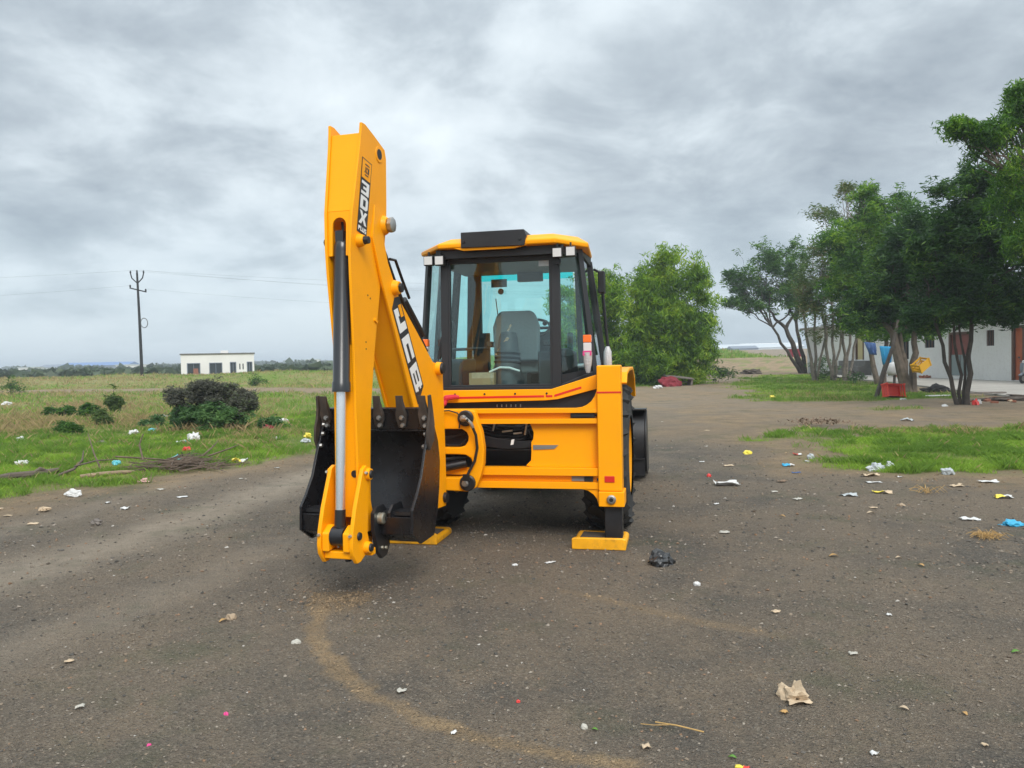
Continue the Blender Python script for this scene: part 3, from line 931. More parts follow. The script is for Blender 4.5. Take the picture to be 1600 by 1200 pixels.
D_ = [(16.03, 32.0, 4.0, 1.73, 1.15), (17.36, 32.0, 4.58, 1.33, 1.33), (14.96, 32.0, 3.8, 1.2, .9), (17.89, 32.0, 3.3, 1.2, .8), (16.57, 32.0, 5.66, 1.07, 1.07), (17.0, 32, 3.1, 1.7, .55), (15.3, 32, 3.2, 1.0, .5), (18.7, 32, 3.5, 1.1, .8), (18.5, 32, 5.0, 1.3, 1.3), (17.3, 32, 6.4, .9, .7), (16.4, 30.5, 6.3, 1.2, 1.1), (17.2, 30.5, 5.2, 1.3, 1.2), (15.6, 31, 5.0, 1.2, 1.1)]
tree('broadleaf_tree', (16.5, 32, 0), [(0, 0, .24, (15.9, 32, 2.5)), (.28, .1, .17, (16.9, 32.2, 2.5)), (.1, .05, .14, (16.2, 32.1, 2.7))], D_, M['lf_dark'], M['bark'],
     'dark tree with a thick leaning grey trunk and a yellow crate hung on it', TG, leaf=.14, dens=26, droop=.3, n_each=30, spread=.34, holes=.30)
E_ = [(14.02, 24.0, 4.24, 1.2, 1.2), (14.82, 24.0, 5.8, 1.2, 1.2), (13.62, 24.0, 3.15, 1.0, .7), (15.21, 24.0, 3.4, 1.2, .9), (14.22, 24.0, 6.8, .8, .8), (13.82, 24.0, 5.63, .7, .7), (16.01, 24.0, 4.59, 1.2, 1.5),
      (14.6, 24.1, 4.6, 1.3, 1.2), (13.0, 24, 3.9, .8, .6), (14.8, 24, 2.85, 1.2, .45), (16.3, 24, 3.0, 1.2, .6), (13.4, 24, 3.0, .8, .4), (15.4, 24, 6.6, 1.0, 1.0), (12.8, 24, 4.9, .6, .5), (16.9, 24, 2.6, .9, .4), (12.9, 24, 2.7, .7, .35)]
tree('multi_stem_tree', (14.0, 24, 0), [(-.05, 0, .07, (13.15, 24, 2.9)), (.12, .1, .055, (13.8, 24.1, 3.0)), (.2, -.05, .09, (14.4, 24, 3.1)), (.16, .05, .045, (14.05, 24.1, 2.9))], E_, M['lf_dark'], M['bark_dark'],
     'large dark tree on several thin dark stems in front of the white wall', TG, leaf=.12, dens=32, droop=.35, n_each=28, spread=.28, holes=.32)
F_ = [(12.35, 20.0, 7.17, .83, .40), (11.6, 20.0, 7.5, .42, .23), (13.01, 20.0, 7.45, .83, .5), (13.34, 20.0, 6.25, 1.0, 1.0), (14.17, 20.0, 7.05, 1.0, 1.17), (13.3, 20.0, 8.3, .35, .3),
      (13.67, 20.0, 4.9, 1.0, .83), (14.67, 20.0, 5.24, 1.17, 1.5), (15.5, 20, 6.5, 1.5, 1.6), (13.2, 20, 8.0, .3, .4)]
tree('broadleaf_tree', (15.6, 20, 0), [(0, 0, .16, (15.0, 20, 3.4)), (.2, .2, .11, (15.6, 20.2, 3.6))], F_, M['lf_bright'], M['bark'],
     'tallest and nearest green tree reaching in from the right edge of the picture', TG, leaf=.088, dens=40, droop=.8, n_each=34, spread=.26, holes=.33, hang=.35)

# shrubs
BG = 'low bushes in the left field'
BU = [(-8.47, 20.3, .86, .55, .45), (-7.71, 20.3, .88, .62, .48), (-7.21, 20.3, .66, .42, .40), (-8.0, 20.2, 1.1, .4, .25)]
t_ = tree('bush', (-7.99, 20.3, gz(-7.99, 20.3)), [(0, 0, .04, (-8.1, 20.3, .5)), (.2, .1, .035, (-7.6, 20.4, .5)), (-.2, 0, .03, (-8.5, 20.3, .45))], BU, M['lf_purple'], M['bark_dark'],
          'big rounded bush with dark purple grey leaves and a greener base in the left field', BG, leaf=.062, dens=200, droop=0, elong=1.5, n_each=14, spread=.10, holes=.38, cat='bush')
P_ = crown_points([(-8.15, 20.05, .30, .80, .32), (-7.39, 20.05, .22, .62, .28), (-8.74, 20.2, .42, .4, .34), (-7.7, 19.95, .45, .5, .25)], 150, .36)
v_, F_2 = leaf_quads(P_ - np.array((-7.99, 20.3, gz(-7.99, 20.3))), .085, 0, 1.4, 18, .14)
arrays('lower_leaves', v_, F_2, M['lf_fresh'], t_)
for (x, y, w, h, lm, lab) in [
        (-15.19, 29.17, .20, .62, 'lf_olive', 'narrow upright dark shrub left of the big bush'),
        (-16.4, 27.8, .5, .22, 'lf_mid', 'wide dark green shrub in the middle of the straw coloured grass'),
        (-15.1, 27.4, .32, .22, 'lf_mid', 'round dark green shrub just right of the wide one in the straw coloured grass'),
        (-11.63, 20.08, .30, .22, 'lf_mid', 'small dense green shrub nearest to the left edge of the picture'),
        (-12.25, 22.78, .20, .32, 'lf_olive', 'thin olive shrub between the dense green shrub and the big bush'),
        (-33.7, 51.6, .55, .95, 'lf_mid', 'lone green shrub by the far track at the left edge'),
        (-10.14, 21.63, .3, .18, 'lf_fresh', 'low fresh green weed left of the big bush'),
        (-20.6, 62, .7, .55, 'lf_mid', 'green shrub on the bank under the utility pole'),
        (-6.35, 20.1, .3, .2, 'lf_fresh', 'low fresh green weed at the right foot of the big bush'),
        (-5.65, 13.1, .22, .16, 'lf_fresh', 'leafy green weed at the left end of the brush pile'),
        (13.0, 49.0, 1.3, .95, 'lf_dark', 'dark green shrub right of the drooping tree'),
        (20.6, 51.2, .9, .95, 'lf_mid', 'green shrub at the foot of the leaning far tree'),
        (18.6, 41.8, .6, .8, 'lf_fresh', 'light green shrub beside the steps of the building'),
        (19.5, 46.5, 1.5, .35, 'lf_mid', 'low green undergrowth round the cluster of pale stems'),
]:
    z = gz(x, y)
    tree('shrub', (x, y, z), [(0, 0, .018, (x, y, z + h * .6)), (.08, .03, .014, (x + w * .3, y, z + h * .5))], [(x, y, z + h * .9, w, h * .8), (x + w * .2, y, z + h * .5, w * 1.1, h * .55)],
         M[lm], M['bark_dark'], lab, BG if x < 0 else 'shrubs under the right hand trees', leaf=.07 if abs(x) < 13 and y < 24 else .13, dens=75 if y < 32 else 16, droop=0, elong=1.5,
         n_each=9, spread=.12 if y < 32 else .25, holes=.38, twigs=8, cat='shrub')

# far tree line on the left: one mass
fb = []
for i in range(620):
    d = 260 * (1500 / 260) ** rnd.random()
    a = rnd.uniform(-.74, .62)
    if a > -.20 and d < 500: continue
    if a < -.30 and d < 520 and rnd.random() < .72: continue
    s = rnd.uniform(.5, 1.0) * (2.4 + d * .0042)
    fb.append((a * d, d, s * .35, s * rnd.uniform(.9, 1.9), s * .62))
for i in range(420):
    d = 115 * (480 / 115) ** rnd.random()
    a = rnd.uniform(-.74, -.02)
    s = rnd.uniform(.5, 1.0) * (.9 + d * .0022)
    fb.append((a * d, d, s * .3, s * rnd.uniform(1.2, 2.8), s * .55))
P_ = []
for (x, y, z, rx, rz) in fb:
    n = 26
    p = rng.normal(0, 1, (n, 3)); p /= np.linalg.norm(p, axis=1, keepdims=True)
    p *= rng.random((n, 1)) ** .4
    P_.append(p * np.array([rx, rx * .6, rz]) + np.array([x, y, z]))
P_ = np.vstack(P_)
sz = np.hypot(P_[:, 0], P_[:, 1])
a_ = rng.normal(0, 1, (len(P_), 3)); a_ /= np.linalg.norm(a_, axis=1, keepdims=True)
b_ = np.cross(a_, rng.normal(0, 1, (len(P_), 3))); b_ /= np.linalg.norm(b_, axis=1, keepdims=True)
s_ = (1.1 + sz * .0016)[:, None] * rng.uniform(.6, 1.2, (len(P_), 1))
V_ = np.stack([P_ - a_ * s_, P_ + b_ * s_, P_ + a_ * s_, P_ - b_ * s_], 1).reshape(-1, 3)
tag(arrays('distant_trees', V_, np.arange(len(V_)).reshape(-1, 4), M['lf_far'], None), 'hazy line of distant trees along the horizon', 'trees', kind='stuff')

# ------------------------------------------------------------------ far buildings
def simple_house(name, x, y, w, d, h, wall, roof, label, rz=0., group='distant buildings on the horizon', pitched=False, base=0.0, cat='building', wins=0):
    r = empty(name, (x, y, base), rz)
    G().box(-w / 2, w / 2, 0, d, -1.5, h).build('wall', wall, r)
    g = G()
    if pitched:
        g.prism([(-.4, h + .003), (d + .4, h + .003), (d / 2, h + d * .12)], 'x', -w / 2 - .4, w / 2 + .4)
    else:
        g.box(-w / 2 - .25, w / 2 + .25, -.25, d + .25, h + .003, h + .3)
    g.build('roof', roof, r)
    for i in range(wins):
        xx = -w / 2 + w * (i + .5) / wins
        G().box(xx - w * .12 / wins * 2, xx + w * .12 / wins * 2, -.06, .2, h * .35, h * .7).build('window', M['dark_window'], r)
    return tag(r, label, cat, group)


simple_house('warehouse', -272, 500, 44, 18, 3.6, M['slate'], M['blue_roof'], 'long blue roofed shed far away on the left horizon', 0, pitched=True)
simple_house('warehouse', -300, 505, 22, 15, 3.0, M['pale_sheet'], M['slate'], 'grey blue shed joining the left end of the long blue shed', 0, pitched=True)
simple_house('far_house', -148, 300, 13, 7, 2.7, M['plaster'], M['pale_sheet'], 'long low white house just left of the utility pole on the horizon', wins=4)
simple_house('far_house', -202, 320, 7, 6, 2.6, M['plaster'], M['pale_sheet'], 'small white house near the left edge on the horizon', wins=2)
simple_house('far_house', -170, 420, 6, 6, 5.0, M['plaster'], M['slate'], 'small two storey white house right of the blue shed', wins=2)
simple_house('far_house', -122, 330, 5, 5, 3.2, M['plaster'], M['pale_sheet'], 'pale cottage between the utility pole and the flat roofed house', wins=2)
simple_house('far_house', -205, 430, 8, 6, 3.2, M['plaster'], M['slate'], 'white shed with grey roof in front of the long blue shed', wins=3)
simple_house('far_house', -135, 520, 9, 6, 4.6, M['plaster'], M['pale_sheet'], 'pale block rising over the trees right of the utility pole', wins=3)
simple_house('warehouse', 140, 460, 62, 20, 5.0, M['pale_sheet'], M['pale_sheet'], 'very long pale shed beyond the grassy rise on the right', 0, pitched=True, base=.8)
simple_house('warehouse', 178, 520, 40, 20, 6.2, M['pale_sheet'], M['plaster'], 'white shed beyond the grassy rise, right of the very long one', 0, pitched=True, base=.8)
simple_house('warehouse', 128, 420, 14, 12, 4.4, M['slate'], M['slate'], 'slate grey shed at the left end of the far pale sheds', 0, pitched=True, base=.8)

# white flat roofed house
WH = empty('white_house', (-40.1, 105, 0), R(19))
wl = G()
x0, x1, H_ = -4.68, 4.68, 3.28
ops = [(-3.85, -2.35, .55, 2.05), (-1.05, .45, .55, 2.05), (1.6, 2.25, .55, 2.1), (2.72, 2.88, 1.15, 1.95), (3.14, 3.30, 1.15, 1.95), (3.80, 4.35, .7, 2.1)]
xs = x0
for (a, b, c, d) in ops:
    wl.box(xs, a, 0, .3, -.5, H_); wl.box(a, b, 0, .3, -.5, c); wl.box(a, b, 0, .3, d, H_); xs = b
wl.box(xs, x1, 0, .3, -.5, H_)
wl.box(x0, x0 + .3, .3, 8, -.5, H_); wl.box(x1 - .3, x1, .3, 8, -.5, H_); wl.box(x0 + .3, x1 - .3, 7.7, 8, -.5, H_)
wl.build('wall', M['plaster_pale'], WH)
G().box(x0 - .12, x1 + .12, -.12, 8.1, H_ + .003, H_ + .16).build('roof', M['dark_conc'], WH)
G().box(.3, 1.3, 2, 4, H_ + .165, H_ + .55).build('roof_hatch', M['plaster_pale'], WH)
for (a, b, c, d) in ops:
    wf = G().box(a + .003, b - .003, .16, .24, c + .003, d - .003).build('window', M['dark_window'], WH)
    if b - a > .3:
        f = G(); k = .09
        f.box(a - k, a, -.04, .10, c, d); f.box(b, b + k, -.04, .10, c, d); f.box(a - k, b + k, -.04, .10, d + .002, d + .1)
        f.box((a + b) / 2 - .03, (a + b) / 2 + .03, .10, .155, c, d)
        f.build('frame', M['slate'], wf)
G().box(-3.1, -2.5, -.9, -.75, -.1, 1.4).build('lean_panel', M['brick'], WH)
tag(WH, 'white flat roofed single storey house with dark windows beyond the left field', 'house')

# ------------------------------------------------------------------ utility pole and wires
PX, PY = -38.5, 80.0
pz = gz(PX, PY)
UP = empty('utility_pole', (PX, PY, pz))
lean = Vector((-.10, 0, 0))
top = 10.7
G().tube([(0, 0, -.3), (-.05, 0, top * .5), (-.14, 0, top)], [.17, .14, .10], 10).build('pole', M['pole'], UP)
G().beam((-.95, 0, top - 1.55), (.75, 0, top - 2.0), (0, 1, 0), .10, .12).build('crossarm', M['pole'], UP)
for s in (-1, 1):
    G().tube([(-.13, 0, top - 1.1), (-.14 + s * .55, 0, top - .55), (-.14 + s * .68, 0, top - .05)], .06, 6).build('bracket', M['pole'], UP)
for p in ((-.14, 0, top), (-.82, 0, top - .05), (.54, 0, top - .05), (-.9, 0, top - 1.5), (.7, 0, top - 1.95)):
    G().lathe(p, (p[0], p[1], p[2] + .28), [(0, .05), (.3, .10), (.6, .06), (.8, .09), (1, .03)], 8).build('insulator', M['pole'], UP)
ring = [(.42 + .36 * math.cos(a), 0, top - 5.2 + .5 * math.sin(a)) for a in np.linspace(0, 2 * math.pi, 20)]
G().tube(ring, .045, 6).build('cable_coil', M['wire'], UP)
tag(UP, 'dark slender utility pole with two raised brackets and a coil of cable', 'utility pole')


def wire(a, b, sag, label):
    pts = []
    for i in range(17):
        t = i / 16
        pts.append((a[0] + (b[0] - a[0]) * t, a[1] + (b[1] - a[1]) * t, a[2] + (b[2] - a[2]) * t - sag * 4 * t * (1 - t)))
    o = G().tube(pts, .008, 4).build('overhead_wire', M['wire'])
    tag(o, label, 'wire', 'wires of the utility pole')


zt = pz + top
wire((PX - .14, PY, zt + .28), (PX + 75, PY + 14, zt - 1.0), 1.0, 'topmost thin wire running right from the tip of the utility pole')
wire((PX - .82, PY, zt + .23), (PX + 75, PY + 16, zt - 1.6), 1.3, 'thin wire running right from the left raised bracket of the pole')
wire((PX + .54, PY, zt + .23), (PX + 75, PY + 12, zt - 2.3), 1.4, 'thin wire running right from the right raised bracket of the pole')
wire((PX + .7, PY, zt - 1.7), (PX + 75, PY + 13, zt - 3.8), 1.4, 'lowest thin wire running right from the crossarm of the pole')
wire((PX - .14, PY, zt + .28), (PX - 60, PY - 12, zt - .3), 1.0, 'topmost thin wire running left from the tip of the utility pole')
wire((PX - .9, PY, zt - 1.3), (PX - 60, PY - 12, zt - 2.0), 1.3, 'lowest thin wire running left from the crossarm of the pole')

# ------------------------------------------------------------------ white building on the right
WB = empty('row_building', (25.6, 0, 0))
y0, y1, HB = 26.0, 66.5, 3.7
wl = G()
ops = [(42.81, 44.95, .25, 2.75, 'd'), (38.3, 39.3, .12, 2.9, 'o'), (40.75, 41.42, 1.91, 2.75, 'w'), (55.8, 57.15, 1.17, 3.1, 'y'), (46.5, 47.6, 1.9, 2.8, 'w'), (33.0, 34.2, .12, 2.9, 'o'), (49.5, 50.8, 1.2, 3.0, 'w')]
ops.sort()
ys = y0
for (a, b, c, d, k) in ops:
    wl.box(0, .25, ys, a, -.2, HB); wl.box(0, .25, a, b, -.2, c); wl.box(0, .25, a, b, d, HB); ys = b
wl.box(0, .25, ys, y1, -.2, HB)
wl.box(.25, 7, y1 - .25, y1, -.2, HB); wl.box(.25, 7, y0, y0 + .25, -.2, HB); wl.box(6.75, 7, y0 + .25, y1 - .25, -.2, HB)
wl.build('wall', M['plaster'], WB)
G().box(-.55, 7.4, y0 - .3, y1 + .3, HB + .003, HB + .18).build('roof', M['conc'], WB)
for (a, b, c, d, k) in ops:
    if k == 'w':
        w_ = G().box(.12, .18, a + .002, b - .002, c + .002, d - .002).build('window', M['dark_window'], WB)
        f = G()
        for t in (0, .33, .66, 1):
            f.box(.05, .10, a + (b - a - .06) * t, a + (b - a - .06) * t + .06, c + .003, d - .003)
        f.build('window_bars', M['frame_brown'], w_)
        continue
    fr = G().box(-.03, .2, a, a + .16, c, d).box(-.03, .2, b - .16, b, c, d).box(-.03, .2, a + .161, b - .161, d - .14, d).build('door_frame', M['frame_brown'], WB)
    mm = {'d': 'door_red', 'o': 'door_orange', 'y': 'door_yellow'}[k]
    dr = G().box(.08, .13, a + .163, b - .163, c + .01, d - .143).build('door', M[mm], WB)
    if k == 'd':
        G().box(.03, .078, a + .2, (a + b) / 2 - .05, c + .02, 1.45).box(.03, .078, (a + b) / 2 + .05, b - .2, c + .02, 1.45).build('door_panel', M['door_grey'], dr)
    else:
        G().box(.05, .079, a + .25, b - .25, c + .2, c + .9).box(.05, .079, a + .25, b - .25, c + 1.1, d - .35).build('door_panel', M[mm], dr)
tag(WB, 'long white plastered building with brown doors behind the right hand trees', 'building')
for i in range(3):
    pass
st = empty('entrance_steps', (25.6, 57, 0))
for i, (d_, h_) in enumerate(((1.5, .36), (1.0, .72), (.5, 1.10))):
    G().box(-d_ - .004, -.004 if i == 2 else -d_ + .5 - .006, -2.4, 2.0, -.1, h_).build('step', M['dark_conc'], st)
tag(st, 'dark weathered concrete steps leading to the cream door', 'steps')
ap = G()
apx = [(17.6, 27.3), (19.2, 26.5), (24, 25.8), (25.6, 25.8), (25.6, 62), (22.4, 55), (20.6, 42), (19.4, 36), (18.2, 30.5)]
ap.prism(apx, 'z', -.15, .075)
tag(ap.build('concrete_apron', M['conc'], bevel=.02), kind='structure')

# ------------------------------------------------------------------ backhoe loader
YAW = R(12)
ROOT = empty('backhoe_loader', (-.085, 7.1, 0), -YAW)
tag(ROOT, 'bright yellow backhoe loader seen from behind with its black bucket folded up', 'backhoe loader')
Y, K_ = M['yellow'], M['black']

# rear frame
UL = -1.09
f = G()
for (z0, z1) in ((1.205, 1.245), (1.107, 1.153), (.63, .70), (.510, .571)):
    f.box(UL + .22, .868, 0, .12, z0, z1)
for (z0, z1) in ((1.153, 1.205), (.571, .63)):
    f.box(UL + .22, .868, .055, .12, z0, z1)
# rounded corner of the top rail towards the post
f.prism([(.66, 1.2455), (.868, 1.2455), (.868, 1.45), (.862, 1.40), (.845, 1.355), (.815, 1.31), (.77, 1.275), (.72, 1.253)], 'y', .012, .11)
f.prism([(.868, .5095), (.70, .5095), (.77, .495), (.82, .46), (.85, .42), (.868, .36)], 'y', .012, .11)
f.build('rear_frame', Y, ROOT, bevel=.006)
pg = G()
hole = [(-.28, .705), (.10, .705), (.19, .715), (.235, .76), (.24, .84), (.24, .93), (.262, .96), (.268, 1.02), (.25, 1.075), (.23, 1.10)]
pg.prism([(.24, .70), (.868, .70), (.868, 1.107), (.235, 1.107), (.268, 1.02), (.262, .96), (.243, .93), (.243, .84), (.238, .76), (.19, .712)][::-1], 'y', .066, .078)
pg.build('back_panel', Y, ROOT, bevel=.004)
G().prism([(.262, .905), (.50, .905), (.46, .87), (.262, .862)], 'y', .058, .0645).build('wear_strip', M['steel'], ROOT)
G().box(-1.05, .55, .60, .62, .52, 1.20).build('inner_bulkhead', M['trim'], ROOT)
# hose tray inside the opening
tr = G()
tr.prism([(-.30, 1.0), (-.05, .955), (.14, .935), (.262, .945), (.262, .89), (.16, .868), (-.02, .862), (-.30, .90)], 'y', .10, .118)
tr.box(-.30, .25, .12, .5, .845, .858)
trp = tr.build('hose_tray', K_, ROOT, bevel=.004)
G().prism([(.04, .90), (.068, .905), (.078, .955 - .0), (.05, .95)], 'y', .096, .0985).build('sticker', M['white'], trp)
hg = G()
for i in range(16):
    x = -.26 + i * .033
    hg.tube([(x, .22 + rnd.uniform(-.05, .06), .94 + rnd.uniform(-.03, .03)), (x + rnd.uniform(-.05, .07), .20, 1.0 + rnd.uniform(-.03, .05)), (x + rnd.uniform(-.08, .10), .26, 1.07)], .013, 6)
for i in range(5):
    zz_ = .95 + i * .03
    hg.tube([(-.34, .17 + i * .01, zz_ + .05), (-.1, .16, zz_), (.12, .18, zz_ - .01), (.22, .25, zz_ + .03)], .013, 6)
hg.build('hose_bundle', M['hose'], ROOT)
sg = G()
for (x, z, a) in ((-.05, 1.02, .10), (.06, 1.0, .08), (.17, .99, .02), (-.14, 1.03, .03)):
    sg.cyl((x, .15, z), (x + a, .15, z + .01 + (.1 if a < .05 else 0)), .010, None, 8)
sg.build('hose_fitting', M['zinc'], ROOT)
# slots and clamps at the right end of the rails
cl_ = G().box(.62, .84, .020, .0545, 1.158, 1.200).cyl((.84, .037, 1.18), (.875, .037, 1.18), .012, None, 8).build('rail_clamp', K_, ROOT, bevel=.005)
G().box(.63, .80, .012, .0195, 1.170, 1.190).build('clamp_bolt', M['hose'], cl_)
G().box(.62, .735, .04, .0545, .578, .622).build('slide_pad', M['seat'], ROOT)
G().box(.737, .815, .03, .0545, .576, .624).build('rail_slot', K_, ROOT)
G().box(.855, .887, -.012, -.001, .588, .612).build('rail_end_block', K_, ROOT)

# stabiliser legs
for s in (1, -1):
    lab = 'right' if s > 0 else 'left'
    X = lambda a, b: (min(s * a, s * b) + (-.02 if s < 0 else 0), max(s * a, s * b) + (-.02 if s < 0 else 0))
    g = G()
    a, b = X(.869, 1.083); g.box(a, b, -.03, .19, .498, 1.632)
    post = g.build('stabilizer_post', Y, ROOT, bevel=.012)
    a, b = X(.868, 1.087); G().box(a, b, -.0325, -.0305, 1.382, 1.398).build('red_stripe', M['red'], post)
    a, b = X(.926, 1.016); G().box(a, b, -.037, -.031, .58, .637).build('reflector', M['red'], post, bevel=.003)
    a, b = X(.872, 1.102)
    br_ = G().box(a, b, -.055, .20, .362, .497).build('leg_bracket', Y, ROOT, bevel=.008)
    cx = (a + b) / 2
    G().lathe((cx, -.0555, .43), (cx, -.085, .43), [(0, .042), (.6, .042), (1, .030)], 16).mat(1).lathe((cx, -.086, .43), (cx, -.094, .43), [(0, .019), (1, .017)], 12).build('pivot_pin', [M['steel'], M['hose']], br_)
    leg = G().box(a + .045, b - .025, .0, .15, .06, .361).build('stabilizer_leg', K_, ROOT, bevel=.012)
    xa, xb = (.636, 1.116) if s > 0 else (-1.118, -.62)
    ft = G().prism([(xa, .0), (xa - .0, .045), (xa + .02, .062), (xb - .02, .062), (xb, .045), (xb, .0)], 'y', -.17, .32)
    ft.prism([(xa, 0), (xa, .095), (xa + .03, .105), (xb - .03, .105), (xb, .095), (xb, 0)], 'y', -.175, -.135)
    fo = ft.build('stabilizer_foot', M['yellow_worn'], ROOT, bevel=.010)
    mg = G(); mp_ = [(xa + .05, -.11), (xa + .22, -.125), (xb - .2, -.115), (xb - .05, -.10), (xb - .04, .2), (xa + .06, .26)]
    mg.prism(mp_, 'z', .0625, .068).build('caked_soil', M['rubble'], fo)

# sliding kingpost carriage (E shaped) with its clamps
car = [(-.75, 1.255), (-.30, 1.250), (-.245, 1.235), (-.222, 1.15), (-.185, 1.05), (-.165, .90), (-.172, .75), (-.20, .64), (-.245, .53), (-.33, .49), (-.60, .50), (-.75, .50),
       (-.75, .62), (-.42, .62), (-.33, .64), (-.29, .69), (-.275, .75), (-.29, .80), (-.34, .83), (-.42, .835), (-.75, .835),
       (-.75, .90), (-.40, .90), (-.345, .915), (-.315, .96), (-.31, 1.0), (-.325, 1.04), (-.37, 1.07), (-.75, 1.07)]
G().prism(car, 'y', -.115, -.02).build('kingpost_carriage', Y, ROOT, bevel=.012)
for (x, z) in ((-.328, 1.172), (-.322, .575)):
    c_ = G().lathe((x, -.117, z), (x, -.15, z), [(0, .074), (.75, .074), (1, .064)], 24).build('clamp_cap', K_, ROOT)
    G().lathe((x - .015, -.151, z), (x - .015, -.195, z), [(0, .034), (.5, .032), (.55, .024), (1, .022)], 8).build('hose_fitting', M['steel'], c_)
hs = G().tube([(-.343, -.19, 1.172), (-.29, -.22, 1.165), (-.255, -.20, 1.12), (-.225, -.165, 1.02), (-.218, -.15, .90), (-.245, -.15, .78), (-.295, -.16, .69), (-.32, -.17, .63)], .013, 8).build('clamp_hose', M['hose'], ROOT)
G().tube([(-.343, -.195, 1.172), (-.30, -.215, 1.172), (-.262, -.205, 1.135), (-.245, -.19, 1.09)], .017, 8).build('hose_end', M['steel'], hs)
G().box(-.355, -.295, -.18, -.152, .60, .66).build('hose_block', K_, hs)
G().tube([(-.62, -.15, 1.235), (-.48, -.145, 1.245), (-.40, -.145, 1.22), (-.37, -.15, 1.18), (-.385, -.15, 1.08)], .007, 6).build('feed_line', M['hose'], ROOT)
# swing mechanism in the carriage openings
sw = G().box(-.72, -.33, .02, .10, .62, 1.07).build('swing_housing', M['trim'], ROOT)
G().cyl((-.60, -.08, .70), (-.36, -.02, .745), .042, None, 14).cyl((-.60, -.06, .78), (-.35, -.0, .80), .028, None, 12).build('swing_cylinder', K_, ROOT)
G().cyl((-.66, -.10, .69), (-.56, -.08, .71), .022, None, 12).build('swing_rod', M['steel'], ROOT)
G().tube([(-.62, -.06, .93), (-.5, -.05, .91), (-.40, -.06, .915), (-.345, -.06, .97)], .012, 6).tube([(-.60, -.05, .98), (-.45, -.04, 1.0), (-.36, -.05, 1.03)], .012, 6).build('swing_hose', M['hose'], ROOT)

# body panel under the cab
bp_ = G()
top_e = [(-.685, 1.415), (.415, 1.415), (.842, 1.545)]
bot_e = [(.842, 1.41), (.475, 1.318), (.36, 1.308), (-.685, 1.29)]
bp_.prism([(-1.05, 1.53)] + top_e + bot_e + [(-1.05, 1.40)], 'y', .235, .255)
body = bp_.build('rear_body_panel', Y, ROOT, bevel=.006)
rs = G()
zb = lambda x: 1.332 + .008 * (x + .6)
rs.prism([(-.60, zb(-.6)), (.345, zb(.345)), (.345, zb(.345) + .019), (-.60, zb(-.6) + .019)], 'y', .231, .2345)
rs.prism([(.362, zb(.362)), (.425, zb(.425)), (.425, zb(.425) + .019), (.362, zb(.362) + .019)], 'y', .231, .2345)
rs.prism([(.443, 1.342), (.70, 1.418), (.70, 1.438), (.443, 1.362)], 'y', .231, .2345)
rs.build('red_stripe', M['red'], body)
for x in (-.53, -.235, .065, .37):
    G().lathe((x, .2345, 1.375), (x, .226, 1.375), [(0, .011), (1, .009)], 8).build('bolt', M['hose'], body)
G().box(-1.05, .84, .30, .34, 1.10, 1.44).build('body_recess', M['trim'], ROOT)
vg = G()
for i in range(6):
    vg.box(-.13 + i * .046, -.122 + i * .046, .285, .2995, 1.245, 1.27)
vg.build('vent_pins', M['steel'], ROOT)
# tied red rag
rg = G().tube([(-.67, .20, 1.30), (-.60, .18, 1.345), (-.52, .19, 1.355), (-.48, .2, 1.35)], [.02, .028, .022, .015], 8).tube([(-.60, .19, 1.34), (-.62, .17, 1.29), (-.66, .17, 1.25), (-.67, .17, 1.22)], [.02, .024, .018, .008], 8)
rg.build('red_rag', M['redcloth'], ROOT)

# chassis, fenders, engine hood, front
G().box(-.34, .34, .62, 3.6, .55, 1.0).box(-.75, .62, .66, 2.05, .95, 1.395).build('chassis', M['trim'], ROOT, bevel=.02)
G().cyl((-.75, .84, .72), (.75, .84, .72), .13, None, 16).ball((0, .84, .72), .24).build('rear_axle', M['trim'], ROOT)
G().cyl((-.8, 3.0, .46), (.8, 3.0, .46), .09, None, 12).build('front_axle', M['trim'], ROOT)
for s in (1, -1):
    fe = G()
    xa, xb = (s * .885, s * 1.13)
    if xa > xb: xa, xb = xb, xa
    fe.prism([(.12, 1.47), (.22, 1.565), (.60, 1.60), (1.25, 1.60), (1.55, 1.50), (1.72, 1.28), (1.68, 1.26), (1.50, 1.47), (1.22, 1.565), (.60, 1.565), (.25, 1.53), (.15, 1.45)], 'x', xa - .0, xb)
    fe.build('fender', Y, ROOT, bevel=.012)
    st_ = G().beam((s * .60, 2.0, .55), (s * .85, 2.0, .55), (0, 1, 0), .3, .04).beam((s * .60, 2.0, .85), (s * .80, 2.0, .85), (0, 1, 0), .3, .04).build('cab_step', M['trim'], ROOT)
hd = G().prism([(2.05, .95), (3.75, .95), (3.80, 1.20), (3.70, 1.30), (2.05, 1.38)], 'x', -.42, .42)
hd.build('engine_hood', Y, ROOT, bevel=.03)
G().cyl((.30, 2.5, 1.5), (.30, 2.5, 2.02), .035, None, 12).build('exhaust_pipe', K_, ROOT)
for s in (1, -1):
    la = G().prism([(2.1, 1.15), (2.2, 1.40), (2.9, 1.25), (3.6, .75), (3.75, .40), (3.66, .34), (3.45, .55), (2.8, 1.03), (2.2, 1.12)], 'x', s * .55 - .055, s * .55 + .055)
    la.build('loader_arm', Y, ROOT, bevel=.01)
    G().cyl((s * .55, 2.25, .78), (s * .55, 3.1, .92), .05, None, 12).mat(1).cyl((s * .55, 3.1, .92), (s * .55, 3.4, .82), .028, None, 10).build('loader_ram', [Y, M['chrome']], ROOT)
lb = G()
prof = [(4.55, .06), (4.05, .05), (3.82, .12), (3.72, .34), (3.72, .60), (3.80, .80), (3.98, .955)]
inn = [(4.02, .915), (3.84, .77), (3.77, .59), (3.77, .35), (3.86, .16), (4.06, .10), (4.55, .085)]
lb.prism(prof + inn, 'x', -1.14, 1.14)
